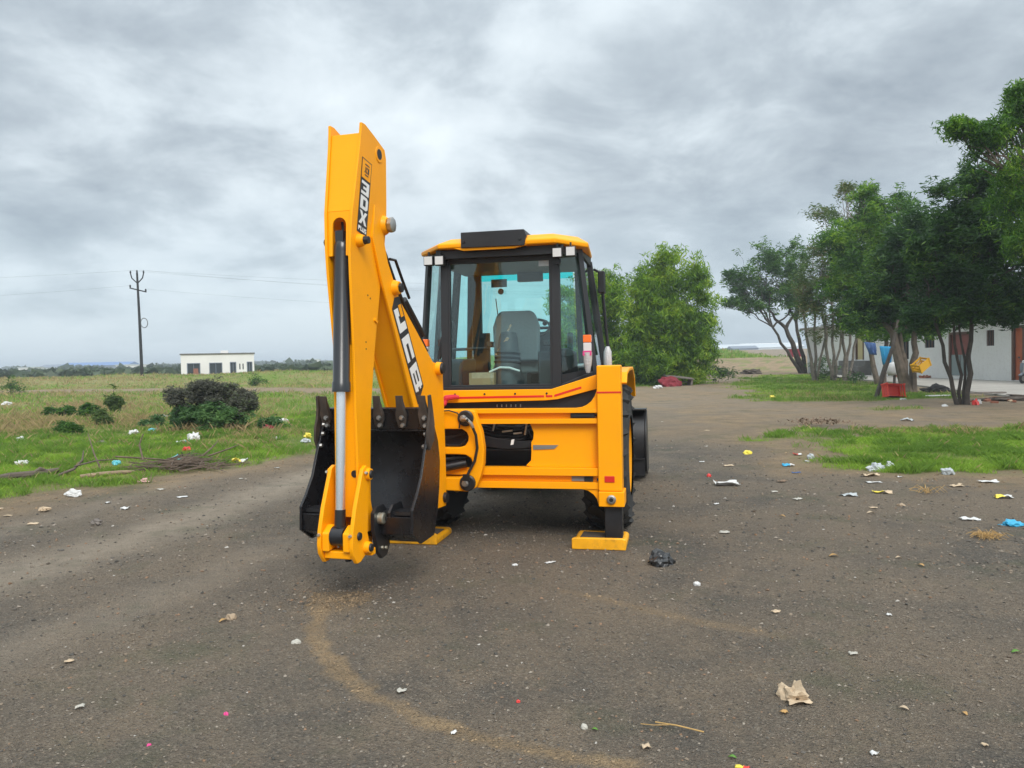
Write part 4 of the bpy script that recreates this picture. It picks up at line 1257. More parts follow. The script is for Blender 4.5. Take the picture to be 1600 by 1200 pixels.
for s in (-1, 1):
    xa, xb = sorted((s * 1.141, s * 1.166))
    lb.prism([(4.55, .06), (4.05, .05), (3.82, .12), (3.70, .34), (3.70, .60), (3.78, .80), (3.98, .965), (4.12, .93), (4.40, .35), (4.58, .12)], 'x', xa, xb)
lbk = lb.build('loader_bucket', K_, ROOT, bevel=.008)
G().box(-1.14, 1.14, 3.66, 3.699, .08, .30).box(-1.14, 1.14, 3.63, 3.715, .30, .315).build('rear_rib', K_, lbk)
G().box(-1.166, 1.166, 3.76, 4.0, .966, .985).build('top_rail', K_, lbk, bevel=.004)


def wheel(x, w, r, wid, s, lugs):
    prof_o = [(0, r * .56), (.02, r * .66), (.06, r * .80), (.03, r * .90), (.10, r * .955), (.28, r * .975), (.5, r * .98), (.72, r * .975), (.90, r * .955), (.97, r * .90), (.94, r * .80), (.98, r * .66), (1, r * .56)]
    x0, x1 = x - wid / 2, x + wid / 2
    hub = G().lathe((x - .10, w, r), (x + .10, w, r), [(0, .12), (.3, .14), (.7, .14), (1, .11)], 16).build('wheel', M['yellow_rim'], ROOT)
    g = G().lathe((x0, w, r), (x1, w, r), prof_o, 48, cap=False)
    nl = lugs
    for i in range(nl):
        for side in (0, 1):
            a = 2 * math.pi * (i + .5 * side) / nl
            p = []
            for (fx, da, rr) in (((.02 if side == 0 else .98), .16, .92), ((.18 if side == 0 else .82), .10, .99), ((.5 if side == 0 else .5), -.08, 1.0)):
                ang = a + da * 1.1
                p.append(Vector((x0 + fx * wid, w + math.sin(ang) * r * rr, r + math.cos(ang) * r * rr)))
            for q0, q1 in ((p[0], p[1]), (p[1], p[2])):
                rad = ((q0 + q1) / 2 - Vector(((q0.x + q1.x) / 2, w, r))).normalized()
                g.beam(q0 - rad * .01, q1 - rad * .01, rad.cross((q1 - q0).normalized()), r * .075, r * .055)
    g.build('tyre', M['rubber'], hub)
    rim = G().lathe((x0 + .02, w, r), (x1 - .02, w, r), [(0, r * .585), (.06, r * .56), (.10, r * .50), (.46, r * .48), (.47, r * .14), (.53, r * .14), (.54, r * .48), (.90, r * .50), (.94, r * .56), (1, r * .585)], 32, cap=False)
    for i in range(8):
        a = 2 * math.pi * i / 8
        rim.cyl((x + s * .02, w + math.sin(a) * r * .2, r + math.cos(a) * r * .2), (x + s * .06, w + math.sin(a) * r * .2, r + math.cos(a) * r * .2), .018, None, 6)
    rim.build('rim', M['yellow_rim'], hub)


wheel(.905, .84, .72, .43, 1, 22)
wheel(-.905, .84, .72, .43, -1, 22)
wheel(.86, 3.0, .46, .30, 1, 18)
wheel(-.86, 3.0, .46, .30, -1, 18)

# ------------------------------------------------------------------ cab
UC = -.12
zb0, zt0 = 1.405, 2.70


def cp(h, w, z): return (UC + h, w, z)


# rear panel corners, rear corner, front corner, nose: bottom and top
RB = {'rl': cp(-.565, .45, zb0), 'rr': cp(.56, .45, zb0), 'cr': cp(.893, .72, 1.54), 'cl': cp(-.893, .72, 1.54), 'fr': cp(.905, 1.78, 1.54), 'fl': cp(-.905, 1.78, 1.54), 'nr': cp(.62, 1.98, 1.54), 'nl': cp(-.73, 1.98, 1.54)}
RT = {'rl': cp(-.545, .45, 2.735), 'rr': cp(.565, .45, 2.735), 'cr': cp(.755, .72, 2.80), 'cl': cp(-.79, .72, 2.80), 'fr': cp(.745, 1.78, 2.78), 'fl': cp(-.79, 1.78, 2.78), 'nr': cp(.58, 2.02, 2.76), 'nl': cp(-.70, 2.02, 2.76)}


def lerp(a, b, t): return tuple(a[i] + (b[i] - a[i]) * t for i in range(3))


T_ = M['trim']
# pillars
pl_ = G()
pl_.beam(RB['rl'], RT['rl'], (1, 0, 0), .075, .06); pl_.beam(RB['rr'], RT['rr'], (1, 0, 0), .085, .06)
pl_.beam(RB['cr'], RT['cr'], (.7, -.7, 0), .055, .06); pl_.beam(RB['cl'], RT['cl'], (.7, .7, 0), .055, .06)
pl_.beam(RB['fr'], RT['fr'], (0, 1, 0), .07, .07); pl_.beam(RB['fl'], RT['fl'], (0, 1, 0), .09, .07)
pl_.beam(RB['nr'], RT['nr'], (1, 0, 0), .06, .06); pl_.beam(RB['nl'], RT['nl'], (1, 0, 0), .06, .06)
# sills and head rails
for a, b in (('rl', 'rr'), ('rr', 'cr'), ('rl', 'cl'), ('cr', 'fr'), ('cl', 'fl'), ('fr', 'nr'), ('fl', 'nl'), ('nl', 'nr')):
    pl_.beam(RT[a], RT[b], (0, 0, 1), .10, .05)
    pl_.beam(RB[a], RB[b], (0, 0, 1), .07, .05)
# door pillars on both sides
for s, (a, b) in ((1, ('cr', 'fr')), (-1, ('cl', 'fl'))):
    if s < 0:
        pl_.beam(lerp(RB[a], RB[b], .42), lerp(RT[a], RT[b], .42), (0, 1, 0), .06, .05)
cabf = pl_.build('cab_frame', T_, ROOT, bevel=.006)
# dark lower panels below the corner glass
for a, b, s in (('rr', 'cr', 1), ('rl', 'cl', -1)):
    q0, q1 = RB[a], RB[b]
    G().slab([q0, (q1[0], q1[1], q1[2]), lerp(q1, RT[b], .045), lerp(q0, RT[a], .10)], .012).build('corner_panel', T_, ROOT)


def pane(name, q, mat, t=.006, parent=None):
    return G().slab(q, t).build(name, mat, parent or ROOT)


def inset(a, b, x0, x1, z0, z1):
    return [lerp(lerp(RB[a], RT[a], z), lerp(RB[b], RT[b], z), x) for (x, z) in ((x0, z0), (x1, z0), (x1, z1), (x0, z1))]


# rear door: frame, pane and gasket
rd = G()
q = inset('rl', 'rr', .035, .962, .025, .955)
for i in range(4):
    rd.beam(q[i], q[(i + 1) % 4], (0, 1, 0), .045, .040)
rdo = rd.build('rear_door_frame', T_, ROOT, bevel=.005)
pane('rear_window', inset('rl', 'rr', .055, .942, .04, .94), M['glass_rear'], parent=rdo)
pane('corner_window', inset('rr', 'cr', .10, .94, .11, .955), M['glass_side'])
pane('corner_window', inset('cl', 'rl', .06, .92, .04, .955), M['glass_side'])
pane('side_window', inset('cr', 'fr', .03, .96, .04, .96), M['glass_side'])
pane('side_window', inset('fl', 'cl', .04, .56, .04, .96), M['glass_side'])
pane('side_window', inset('fl', 'cl', .60, .97, .04, .96), M['glass_side'])
pane('front_corner_window', inset('fr', 'nr', .08, .92, .04, .96), M['glass_front'])
pane('front_corner_window', inset('nl', 'fl', .08, .92, .04, .96), M['glass_front'])
pane('windscreen', inset('nl', 'nr', .04, .96, .03, .90), M['glass_front'])
pane('windscreen_tint_band', inset('nl', 'nr', .04, .96, .90, .975), M['glass_band'])
# cab lower back wall
G().box(UC - .56, UC + .56, .462, .49, 1.26, 1.404).build('cab_back_wall', T_, ROOT)
G().box(UC - .88, UC + .88, .66, 2.0, 1.39, 1.43).build('cab_floor', M['console'], ROOT)

# roof
low = [(-.55, .24), (.60, .24), (.87, .60), (.77, 1.85), (.58, 2.12), (-.58, 2.12), (-.78, 1.85), (-.87, .70)]
upp = [(-.44, .33), (.57, .31), (.76, .66), (.66, 1.80), (.52, 2.0), (-.50, 2.0), (-.66, 1.80), (-.74, .80)]
rf = G()
zl = [2.785, 2.785, 2.775, 2.83, 2.84, 2.84, 2.83, 2.785]
zu = [2.885, 2.885, 2.895, 2.93, 2.93, 2.93, 2.93, 2.885]
v_ = [(UC + x, w, zl[i]) for i, (x, w) in enumerate(low)] + [(UC + x * 1.005, w - .005, zl[i] + .045) for i, (x, w) in enumerate(low)] + [(UC + x, w, zu[i]) for i, (x, w) in enumerate(upp)]
fs = [tuple(range(7, -1, -1)), tuple(range(16, 24))]
for k in (0, 8):
    fs += [(k + i, k + (i + 1) % 8, k + 8 + (i + 1) % 8, k + 8 + i) for i in range(8)]
rf.add(v_, fs)
rf.build('cab_roof', Y, ROOT, bevel=.015)
# shallow dip in the rear valance where the black box sits
G().prism([(UC - .40, 2.786), (UC - .30, 2.758), (UC + .20, 2.758), (UC + .34, 2.786)], 'y', .245, .275).build('roof_valance', Y, ROOT, bevel=.004)
G().box(UC - .60, UC + .66, .33, .44, 2.70, 2.783).build('roof_underside', T_, ROOT)
G().box(UC - .74, UC + .72, .5, 1.95, 2.70, 2.742).build('headliner', M['console'], ROOT)
bx = G().prism([(-.435, 2.782), (.185, 2.778), (.205, 2.87), (.185, 2.93), (-.435, 2.93)], 'y', .225, .60)
bxo = bx.build('roof_box', M['black'], ROOT, bevel=.006)
for x in (-.405, .145):
    G().lathe((x, .2245, 2.84), (x, .212, 2.84), [(0, .016), (1, .012)], 8).build('latch', M['hose'], bxo)
# work lamps
for (x, z) in ((-.778, 2.682), (-.668, 2.68), (.490, 2.700), (.617, 2.706)):
    lo = G().box(x - .048, x + .048, .262, .32, z - .048, z + .046).build('work_lamp', K_, ROOT, bevel=.006)
    G().box(x - .040, x + .040, .2565, .2615, z - .040, z + .038).build('lamp_lens', M['lamp'], lo)
    G().box(x - .008, x + .008, .28, .30, z + .046, z + .085).build('lamp_bracket', K_, lo)
G().cyl((UC + .60, .36, 2.63), (UC + .60, .42, 2.63), .03, None, 10).build('wiper_motor', K_, ROOT)
# indicator lamps
for (x, w, z, lab) in ((.735, .50, 1.76, 1), (-.915, .52, 1.76, 0)):
    il = G().box(x - .038, x + .038, w - .04, w + .03, z, z + .09).build('indicator_lamp', M['clear_lens'], ROOT, bevel=.008)
    G().box(x - .04, x + .04, w - .042, w + .03, z + .091, z + .165).build('orange_lens', M['orange_lens'], il, bevel=.008)
    if lab:
        G().lathe((x, w - .01, z - .003), (x, w - .005, z - .20), [(0, .046), (.35, .043), (.6, .038), (1, .02)], 10).build('plastic_wrapping', M['wrap'], il)
        G().box(x - .042, x + .042, w - .046, w - .041, z - .035, z + .012).build('pink_tape', M['plastic_pink'], il)
# right side mirror, wiper bar and wrapped light
mr_ = G().box(UC + .86, UC + .93, 1.60, 1.78, 2.42, 2.66).build('mirror', K_, ROOT, bevel=.01)
G().tube([(UC + .80, 1.80, 2.70), (UC + .90, 1.74, 2.64)], .014, 8).tube([(UC + .90, 1.72, 2.43), (UC + .93, 1.75, 2.0), (UC + .95, 1.78, 1.75)], .018, 8).build('mirror_arm', K_, mr_)
G().lathe((UC + .98, 1.30, 1.82), (UC + .98, 1.30, 1.56), [(0, .02), (.2, .042), (.7, .046), (1, .03)], 10).build('wrapped_light', M['wrap'], ROOT)
# left window handle seen through the glass
G().tube([(UC - .52, .60, 2.10), (UC - .50, .56, 2.08), (UC - .49, .56, 2.0), (UC - .50, .56, 1.92), (UC - .52, .60, 1.90)], .012, 8).build('grab_handle', K_, ROOT)
G().slab([(UC - .66, .50, 1.72), (UC - .63, .50, 1.72), (UC - .585, .50, 1.95), (UC - .615, .50, 1.95)], .03).build('window_latch', K_, ROOT)

# cab interior
seat = G().prism([(1.10, 1.55), (1.60, 1.58), (1.60, 1.70), (1.12, 1.70)], 'x', UC - .20, UC + .28).build('seat', M['seat'], ROOT, bevel=.03)
G().prism([(UC - .20, 1.68), (UC + .28, 1.68), (UC + .29, 2.05), (UC + .24, 2.19), (UC + .19, 2.215), (UC - .11, 2.215), (UC - .16, 2.19), (UC - .21, 2.05)], 'y', 1.02, 1.13).build('seat_back', M['seat'], seat, bevel=.03)
G().box(UC - .30, UC - .23, 1.1, 1.5, 1.84, 1.90).box(UC + .31, UC + .38, 1.1, 1.5, 1.84, 1.90).build('armrest', M['console'], seat, bevel=.015)
G().box(UC - .08, UC + .16, .98, 1.22, 1.425, 1.56).build('seat_base', M['console'], seat)
bl = G()
bl.lathe((UC - .02, .80, 1.42), (UC + .0, .86, 1.98), [(0, .17), (.25, .16), (.42, .13), (.46, .145), (.50, .125), (.54, .14), (.58, .12), (.62, .135), (.66, .115), (.9, .10), (1, .08)], 16)
bl.build('control_bellows', M['console'], ROOT)
G().beam((UC - .02, .82, 1.95), (UC + .04, .80, 2.06), (1, 0, 0), .02, .02).beam((UC - .12, .78, 1.75), (UC + .02, .75, 1.93), (1, 0, 0), .03, .02).build('control_lever', M['chrome'], ROOT)
G().tube([(UC - .17, .68, 1.58), (UC - .05, .64, 1.625), (UC + .05, .64, 1.62), (UC + .15, .66, 1.585)], .010, 6).build('white_cable', M['white'], ROOT)
cb = G().box(UC - .36, UC - .10, .58, .80, 1.425, 1.575).build('carton', M['card'], ROOT, bevel=.004)
G().box(UC - .33, UC - .10, .5785, .5797, 1.52, 1.575).build('carton_flap', M['paper_tan'], cb)
G().prism([(1.62, 1.43), (1.88, 1.43), (1.92, 1.95), (1.78, 2.02), (1.66, 1.90)], 'x', UC - .02, UC + .30).build('dashboard', M['console'], ROOT, bevel=.02)
ww = Vector((UC + .12, 1.62, 2.05)); ax_ = Vector((0, -.55, .83)).normalized(); uu = Vector((1, 0, 0)); vv = ax_.cross(uu)
st_pts = [ww + (uu * math.cos(a) + vv * math.sin(a)) * .19 for a in np.linspace(0, 2 * math.pi, 25)]
stw = G().tube(st_pts, .016, 8).build('steering_wheel', K_, ROOT)
G().beam(ww - uu * .18, ww + uu * .18, ax_, .02, .03).beam(ww, ww - ax_ * .3, (1, 0, 0), .05, .05).ball(ww + uu * .14 + ax_ * .06, .028).build('steering_column', K_, stw)
G().box(UC + .33, UC + .62, .70, 1.5, 1.43, 1.78).build('side_console', M['console'], ROOT, bevel=.02)
G().lathe((UC + .60, .72, 1.80), (UC + .60, .78, 1.45), [(0, .05), (.15, .12), (.8, .14), (1, .12)], 12).build('cable_bundle', M['hose'], ROOT)
G().tube([(UC + .50, .66, 1.57), (UC + .62, .70, 1.61), (UC + .80, .80, 1.63)], .022, 8).build('plastic_sheet_roll', M['plastic_grey'], ROOT)
G().box(UC - .80, UC - .55, 1.0, 1.6, 1.43, 1.72).build('left_console', M['console'], ROOT, bevel=.02)
G().cyl((UC - .80, 1.15, 1.82), (UC - .28, 1.15, 1.83), .016, None, 8).build('grab_bar', M['console'], ROOT)
# front left door post and tool bits that read as silhouettes through the glass
G().box(UC - .66, UC - .555, 1.90, 1.97, 1.45, 2.70).box(UC - .554, UC - .46, 1.88, 1.95, 1.45, 2.02).build('front_post_cover', M['console'], ROOT)
G().box(UC - .09, UC + .20, 1.8, 1.9, 2.60, 2.70).build('cab_display', M['console'], ROOT, bevel=.01)
G().box(UC - .44, UC - .25, 1.975, 1.98, 2.56, 2.655).build('screen_sticker', M['seat'], ROOT)
G().cyl((UC - .325, 1.975, 2.51), (UC - .325, 1.98, 2.51), .036, None, 14).build('round_sticker', M['seat'], ROOT)
G().box(UC + .40, UC + .53, .446, .4468, 2.60, 2.66).build('window_sticker', M['plastic_grey'], ROOT)
G().tube([(UC - .33, 1.9, 2.05), (UC - .37, 1.9, 2.42)], .006, 5).build('aerial', M['hose'], ROOT)

# ------------------------------------------------------------------ backhoe: boom, dipper, bucket (x = across, y = towards the machine)
BH = R(16.17)
Tb = Matrix.Translation((-.726, -1.855, 0)) @ Matrix.Rotation(-(BH - YAW), 4, 'Z')


def bbuild(g, name, mat, parent=ROOT, bevel=0, label=None):
    return g.build(name, mat, parent, bevel, Tb if parent is ROOT else None, label)


boom_poly = [(.25, 2.62), (.39, 2.305), (.572, 1.977), (.846, 1.469), (.963, 1.253), (1.13, .92), (1.28, .62), (1.335, .44), (1.40, .40), (1.595, .39), (1.615, .60), (1.60, 1.30),
             (1.585, 1.60), (1.50, 1.675), (1.40, 1.69), (1.355, 1.698), (1.007, 1.961), (.703, 2.183), (.50, 2.46), (.44, 2.62), (.42, 2.85), (.30, 2.86)]
core = [(.30, 2.62), (.41, 2.315), (.592, 1.985), (.866, 1.477), (.983, 1.263), (1.15, .93), (1.30, .63), (1.36, .46), (1.58, .41), (1.595, .60), (1.58, 1.30), (1.565, 1.59), (1.49, 1.655), (1.345, 1.685), (.995, 1.945), (.69, 2.167), (.48, 2.45), (.42, 2.62), (.40, 2.80), (.32, 2.80)]
# at the knuckle the boom narrows to sit between the dipper plates
bm2 = G()
bm2.prism(boom_poly, 'x', .100, .122); bm2.prism(boom_poly, 'x', -.142, -.120); bm2.prism(core, 'x', -.120, .100)
boom = bbuild(bm2, 'boom', Y, bevel=.005)
bbuild(G().lathe((.122, 1.455, 1.635), (.165, 1.455, 1.635), [(0, .06), (1, .055)], 20).mat(1).lathe((.1655, 1.455, 1.635), (.185, 1.455, 1.635), [(0, .05), (1, .045)], 20), 'boom_pin', [Y, M['hose']])
bbuild(G().lathe((.122, .60, 2.275), (.168, .60, 2.275), [(0, .062), (1, .048)], 16).mat(1).lathe((.1685, .605, 2.275), (.19, .605, 2.275), [(0, .038), (1, .034)], 6), 'ram_pin', [Y, M['hose']])
bbuild(G().lathe((.10, 1.56, .47), (.15, 1.56, .47), [(0, .05), (1, .045)], 16), 'base_pin', K_)
# hoses over the back of the boom
hh = G()
for dx_, dz in ((.03, .0), (.07, .03), (-.02, .02)):
    hh.tube([(dx_, .47, 2.60 + dz), (dx_, .56, 2.50 + dz), (dx_ + .01, .70, 2.30 + dz), (dx_, .90, 2.12 + dz), (dx_, 1.15, 1.92 + dz), (dx_, 1.34, 1.76 + dz)], .017, 8)
hb = bbuild(hh, 'boom_hose', M['hose'])
hh2 = G()
hh2.tube([(.09, .60, 2.50), (.10, .68, 2.50), (.10, .80, 2.36), (.10, .93, 2.22)], .012, 8)
hh2.cyl((.05, .93, 2.21), (.06, 1.28, 1.93), .030, None, 10)
bbuild(hh2, 'hose_guard', K_)

# JCB decal on the right side of the boom
Pq = {'bl': (.556, 2.089), 'br': (.983, 1.373), 'tr': (1.127, 1.495), 'tl': (.703, 2.183)}


def dmap(s, t):
    b0 = [Pq['bl'][i] + (Pq['br'][i] - Pq['bl'][i]) * s for i in (0, 1)]
    t0 = [Pq['tl'][i] + (Pq['tr'][i] - Pq['tl'][i]) * s for i in (0, 1)]
    return (b0[0] + (t0[0] - b0[0]) * t, b0[1] + (t0[1] - b0[1]) * t)


def decal(g, pts, lo, hi, mp):
    g.prism([mp(*p) for p in pts], 'x', lo, hi)


dj = G(); decal(dj, [(-.03, .0), (1.04, .0), (1.0, 1.0), (-.05, 1.0), (-.09, .5)], .1235, .1248, dmap)
djo = bbuild(dj, 'boom_decal', M['ink'])
lt = G()
sl = .055                                                # italic slant
IT = lambda pts: [(s + sl * (t - .5), t) for s, t in pts]
for poly in (
        # J
        [(.02, .10), (.27, .10), (.27, .90), (.185, .90), (.185, .38), (.105, .38), (.105, .52), (.02, .52)],
        # C
        [(.33, .10), (.60, .10), (.60, .38), (.415, .38), (.415, .62), (.60, .62), (.60, .90), (.33, .90)],
        # B: spine, three bars and the right side
        [(.66, .10), (.74, .10), (.74, .90), (.66, .90)],
        [(.742, .10), (.94, .10), (.94, .27), (.742, .27)],
        [(.742, .42), (.92, .42), (.92, .58), (.742, .58)],
        [(.742, .73), (.94, .73), (.94, .90), (.742, .90)],
        [(.87, .272), (.955, .272), (.955, .418), (.87, .418)],
        [(.87, .582), (.955, .582), (.955, .728), (.87, .728)]):
    decal(lt, IT(poly), .1250, .1262, dmap)
lt.build('boom_lettering', M['white'], djo)
og = G(); decal(og, IT([(.0, .62), (.13, .62), (.13, .90), (.0, .90)]), .1250, .1262, dmap)
og.build('orange_emblem', Y, djo)

# dipper: two side plates, front and back plates
rows = [(3.405, .10, .15), (3.36, .095, .30), (3.30, .085, .475), (3.24, .075, .50), (2.90, .0, .51), (2.75, -.035, .51), (2.49, -.059, .47), (2.31, -.05, .42), (1.83, -.011, .32), (1.36, -.013, .22), (1.08, -.013, .19),
        (.92, -.016, .175), (.70, -.01, .165), (.56, .0, .20), (.48, .03, .19)]
hz_, hw_ = [.4, .92, 1.37, 1.83, 2.22, 2.49, 2.9, 3.41], [.095, .092, .086, .084, .095, .100, .117, .134]
hw = lambda z: float(np.interp(z, hz_, hw_))
zr = [r[0] for r in rows][::-1]
bf = lambda z: float(np.interp(z, zr, [r[1] for r in rows][::-1]))
bk = lambda z: float(np.interp(z, zr, [r[2] for r in rows][::-1]))
dp = G()
for s in (1, -1):
    n = len(rows); vs = []
    for (z, a, b) in rows:
        for off in (0, -.020):
            vs += [(s * (hw(z) + off), a, z), (s * (hw(z) + off), b, z)]
    fs = []
    for i in range(n - 1):
        o_, p_ = i * 4, (i + 1) * 4
        fs += [(o_, o_ + 1, p_ + 1, p_), (o_ + 2, p_ + 2, p_ + 3, o_ + 3), (o_, p_, p_ + 2, o_ + 2), (o_ + 1, o_ + 3, p_ + 3, p_ + 1)]
    fs += [(0, 2, 3, 1), ((n - 1) * 4, (n - 1) * 4 + 1, (n - 1) * 4 + 3, (n - 1) * 4 + 2)]
    dp.add(vs, fs)


def cross(rowsz, off, thick, back=False):
    vs = []
    for z in rowsz:
        h_ = hw(z) - .0195
        b0 = (bk(z) - off) if back else (bf(z) + off)
        b1 = b0 - thick if back else b0 + thick
        vs += [(-h_, b0, z), (h_, b0, z), (h_, b1, z), (-h_, b1, z)]
    fs = []
    n = len(rowsz)
    for i in range(n - 1):
        o_, p_ = i * 4, (i + 1) * 4
        fs += [(o_ + k, o_ + (k + 1) % 4, p_ + (k + 1) % 4, p_ + k) for k in range(4)]
    fs += [(0, 3, 2, 1), tuple((n - 1) * 4 + k for k in range(4))]
    dp.add(vs, fs)


cross([3.335, 2.90, 2.765], .018, .02)
# slotted piece the bucket ram passes through
arch = [(.052 * math.cos(a), 2.665 + .055 * math.sin(a)) for a in np.linspace(0, math.pi, 11)]
hA, hB = hw(2.76) - .0195, hw(2.45) - .0195
up = [(hB, 2.45), (hA, 2.765), (-hA, 2.765), (-hB, 2.45), (-.052, 2.45)] + [p for p in reversed(arch)] + [(.052, 2.45)]
vs = [(x, bf(z) + .018, z) for x, z in up] + [(x, bf(z) + .038, z) for x, z in up]
n = len(up)
dp.add(vs, [tuple(range(n)), tuple(range(2 * n - 1, n - 1, -1))] + [(i, i + n, (i + 1) % n + n, (i + 1) % n) for i in range(n)])
cross([2.30, 2.0, 1.83], .085, .02)
cross([1.829, 1.60, 1.36, 1.08, .92, .70, .60], .018, .02)
cross([2.45, 2.31, 1.83, 1.36, 1.08, .92, .70, .60], .02, .02, True)
dipper = bbuild(dp, 'dipper_arm', Y, bevel=.004)
# knuckle boss and pins
kp = (.455, 2.735)
for s in (1, -1):
    bbuild(G().lathe((s * .10, *kp), (s * .152, *kp), [(0, .08), (.5, .072), (1, .055)], 24), 'knuckle_boss', Y, dipper)
bbuild(G().lathe((.153, *kp), (.196, *kp), [(0, .048), (.3, .058), (.9, .058), (1, .050)], 8), 'knuckle_pin', M['steel'], dipper)
rp = (.06, 2.565)
bbuild(G().lathe((.085, *rp), (.150, *rp), [(0, .05), (.6, .045), (1, .036)], 16).lathe((-.085, *rp), (-.140, *rp), [(0, .05), (.6, .045), (1, .036)], 16), 'ram_boss', Y, dipper)
bbuild(G().lathe((.151, *rp), (.185, *rp), [(0, .030), (1, .026)], 8).lathe((-.141, *rp), (-.16, *rp), [(0, .030), (1, .026)], 8), 'ram_pin', M['hose'], dipper)
ph = (.375, 3.245)
bbuild(G().lathe((hw(3.245) - .002, *ph), (hw(3.245) + .004, *ph), [(0, .062), (1, .058)], 20).mat(1).lathe((hw(3.245) + .0045, *ph), (hw(3.245) + .006, *ph), [(0, .040), (1, .038)], 16), 'top_pin_hole', [Y, M['hose']], dipper)
bbuild(G().lathe((.055, -.018 + .018, .915), (.055, -.003 + .0, .915), [(0, .026), (1, .026)], 14), 'plate_hole', M['hose'], dipper)
for (b, z) in ((.20, 2.19), (.24, 2.17), (.17, 1.85), (.17, 1.80)):
    bbuild(G().lathe((hw(z) - .001, b, z), (hw(z) + .002, b, z), [(0, .007), (1, .006)], 8), 'small_hole', M['hose'], dipper)
bbuild(G().beam((hw(2.0) + .004, .30, 2.02), (hw(2.0) + .004, .345, 2.0), (0, 0, 1), .02, .012), 'lug', Y, dipper)

# 3DX decal on the right side of the dipper
Q = {'tl': (.105, 3.165), 'tr': (.255, 3.142), 'br': (.175, 2.605), 'bl': (.030, 2.632)}


def qmap(s, t):                                          # s to the machine, t upwards
    b0 = [Q['bl'][i] + (Q['br'][i] - Q['bl'][i]) * s for i in (0, 1)]
    t0 = [Q['tl'][i] + (Q['tr'][i] - Q['tl'][i]) * s for i in (0, 1)]
    return (b0[0] + (t0[0] - b0[0]) * t, b0[1] + (t0[1] - b0[1]) * t)


def flat(g, pts, lift):
    """flat print lying on the slightly tapering dipper side"""
    m_ = [qmap(*p) for p in pts]
    n = len(m_)
    vs = [(hw(z) + lift, b, z) for b, z in m_] + [(hw(z) + lift + .0012, b, z) for b, z in m_]
    g.add(vs, [tuple(range(n)), tuple(range(2 * n - 1, n - 1, -1))] + [(i, i + n, (i + 1) % n + n, (i + 1) % n) for i in range(n)])


d1 = G(); flat(d1, [(0, 0), (1, 0), (1, .5), (1, 1), (0, 1), (0, .5)], .0015)
d1o = bbuild(d1, 'dipper_decal', M['ink'], dipper)
d2 = G(); flat(d2, [(.06, .735), (.94, .735), (.94, .985), (.06, .985)], .0030); d2o = None
o_ = d2.build('orange_emblem', Y, d1o.parent)
d4 = G()
# small emblem: three little block letters, upright
for poly in ([(.30, .82), (.40, .82), (.40, .90), (.36, .90), (.36, .84), (.30, .84)], [(.45, .82), (.58, .82), (.58, .84), (.49, .84), (.49, .88), (.58, .88), (.58, .90), (.45, .90)],
             [(.62, .82), (.74, .82), (.74, .855), (.72, .86), (.74, .865), (.74, .90), (.62, .90)], [(.28, .925), (.76, .925), (.70, .94), (.34, .94)], [(.34, .785), (.70, .785), (.70, .80), (.34, .80)]):
    flat(d4, poly, .0045)
d4.build('emblem_mark', M['ink'], d1o.parent)
d3 = G()
for poly in (
        # 3
        [(.12, .70), (.88, .70), (.88, .525), (.12, .525), (.12, .565), (.62, .565), (.62, .595), (.30, .595), (.30, .628), (.62, .628), (.62, .66), (.12, .66)],
        # D
        [(.12, .50), (.72, .50), (.88, .47), (.88, .355), (.72, .325), (.12, .325)],
        # X
        [(.12, .30), (.36, .30), (.52, .245), (.66, .30), (.90, .30), (.64, .215), (.90, .125), (.66, .125), (.50, .185), (.34, .125), (.10, .125), (.36, .215)],
        # PLUS
        [(.10, .09), (.29, .09), (.29, .06), (.16, .055), (.16, .03), (.10, .03)],
        [(.33, .09), (.39, .09), (.39, .045), (.50, .045), (.50, .03), (.33, .03)],
        [(.53, .09), (.58, .09), (.58, .045), (.66, .045), (.66, .09), (.71, .09), (.71, .03), (.53, .03)],
        [(.75, .09), (.92, .09), (.92, .078), (.81, .075), (.81, .066), (.92, .062), (.92, .03), (.75, .03), (.75, .042), (.86, .045), (.86, .052), (.75, .056)]):
    flat(d3, poly, .0030)
d3.build('model_lettering', M['white'], d1o.parent)
d5 = G(); flat(d5, [(.38, .455), (.62, .455), (.62, .37), (.38, .37)], .0045); d5.build('letter_counter', M['ink'], d1o.parent)

# bucket ram
p_t, p_m, p_b = Vector((0, .015, 2.565)), Vector((0, -.060, 1.50)), Vector((0, -.13, .56))
cyl = G()
cyl.lathe(p_t, p_m, [(0, .040), (.03, .055), (.06, .058), (.93, .058), (.94, .064), (1, .064)], 24)
cyl.box(-.03, .03, p_t.y - .045, p_t.y + .045, 2.55, 2.63)
ram = bbuild(cyl, 'bucket_ram', M['barrel'])
bbuild(G().cyl(p_m, p_m.lerp(p_b, .87), .0335, None, 20), 'ram_rod', M['chrome'], ram)
bbuild(G().lathe(p_m.lerp(p_b, .87), p_b, [(0, .037), (1, .040)], 18).lathe((-.048, -.135, .50), (.048, -.135, .50), [(0, .068), (1, .068)], 20), 'rod_eye', M['black'], ram)
bbuild(G().tube([(-.015, .05, 2.70), (.0, .03, 2.64), (.0, .02, 2.58)], .010, 6), 'ram_hose', M['hose'], ram)

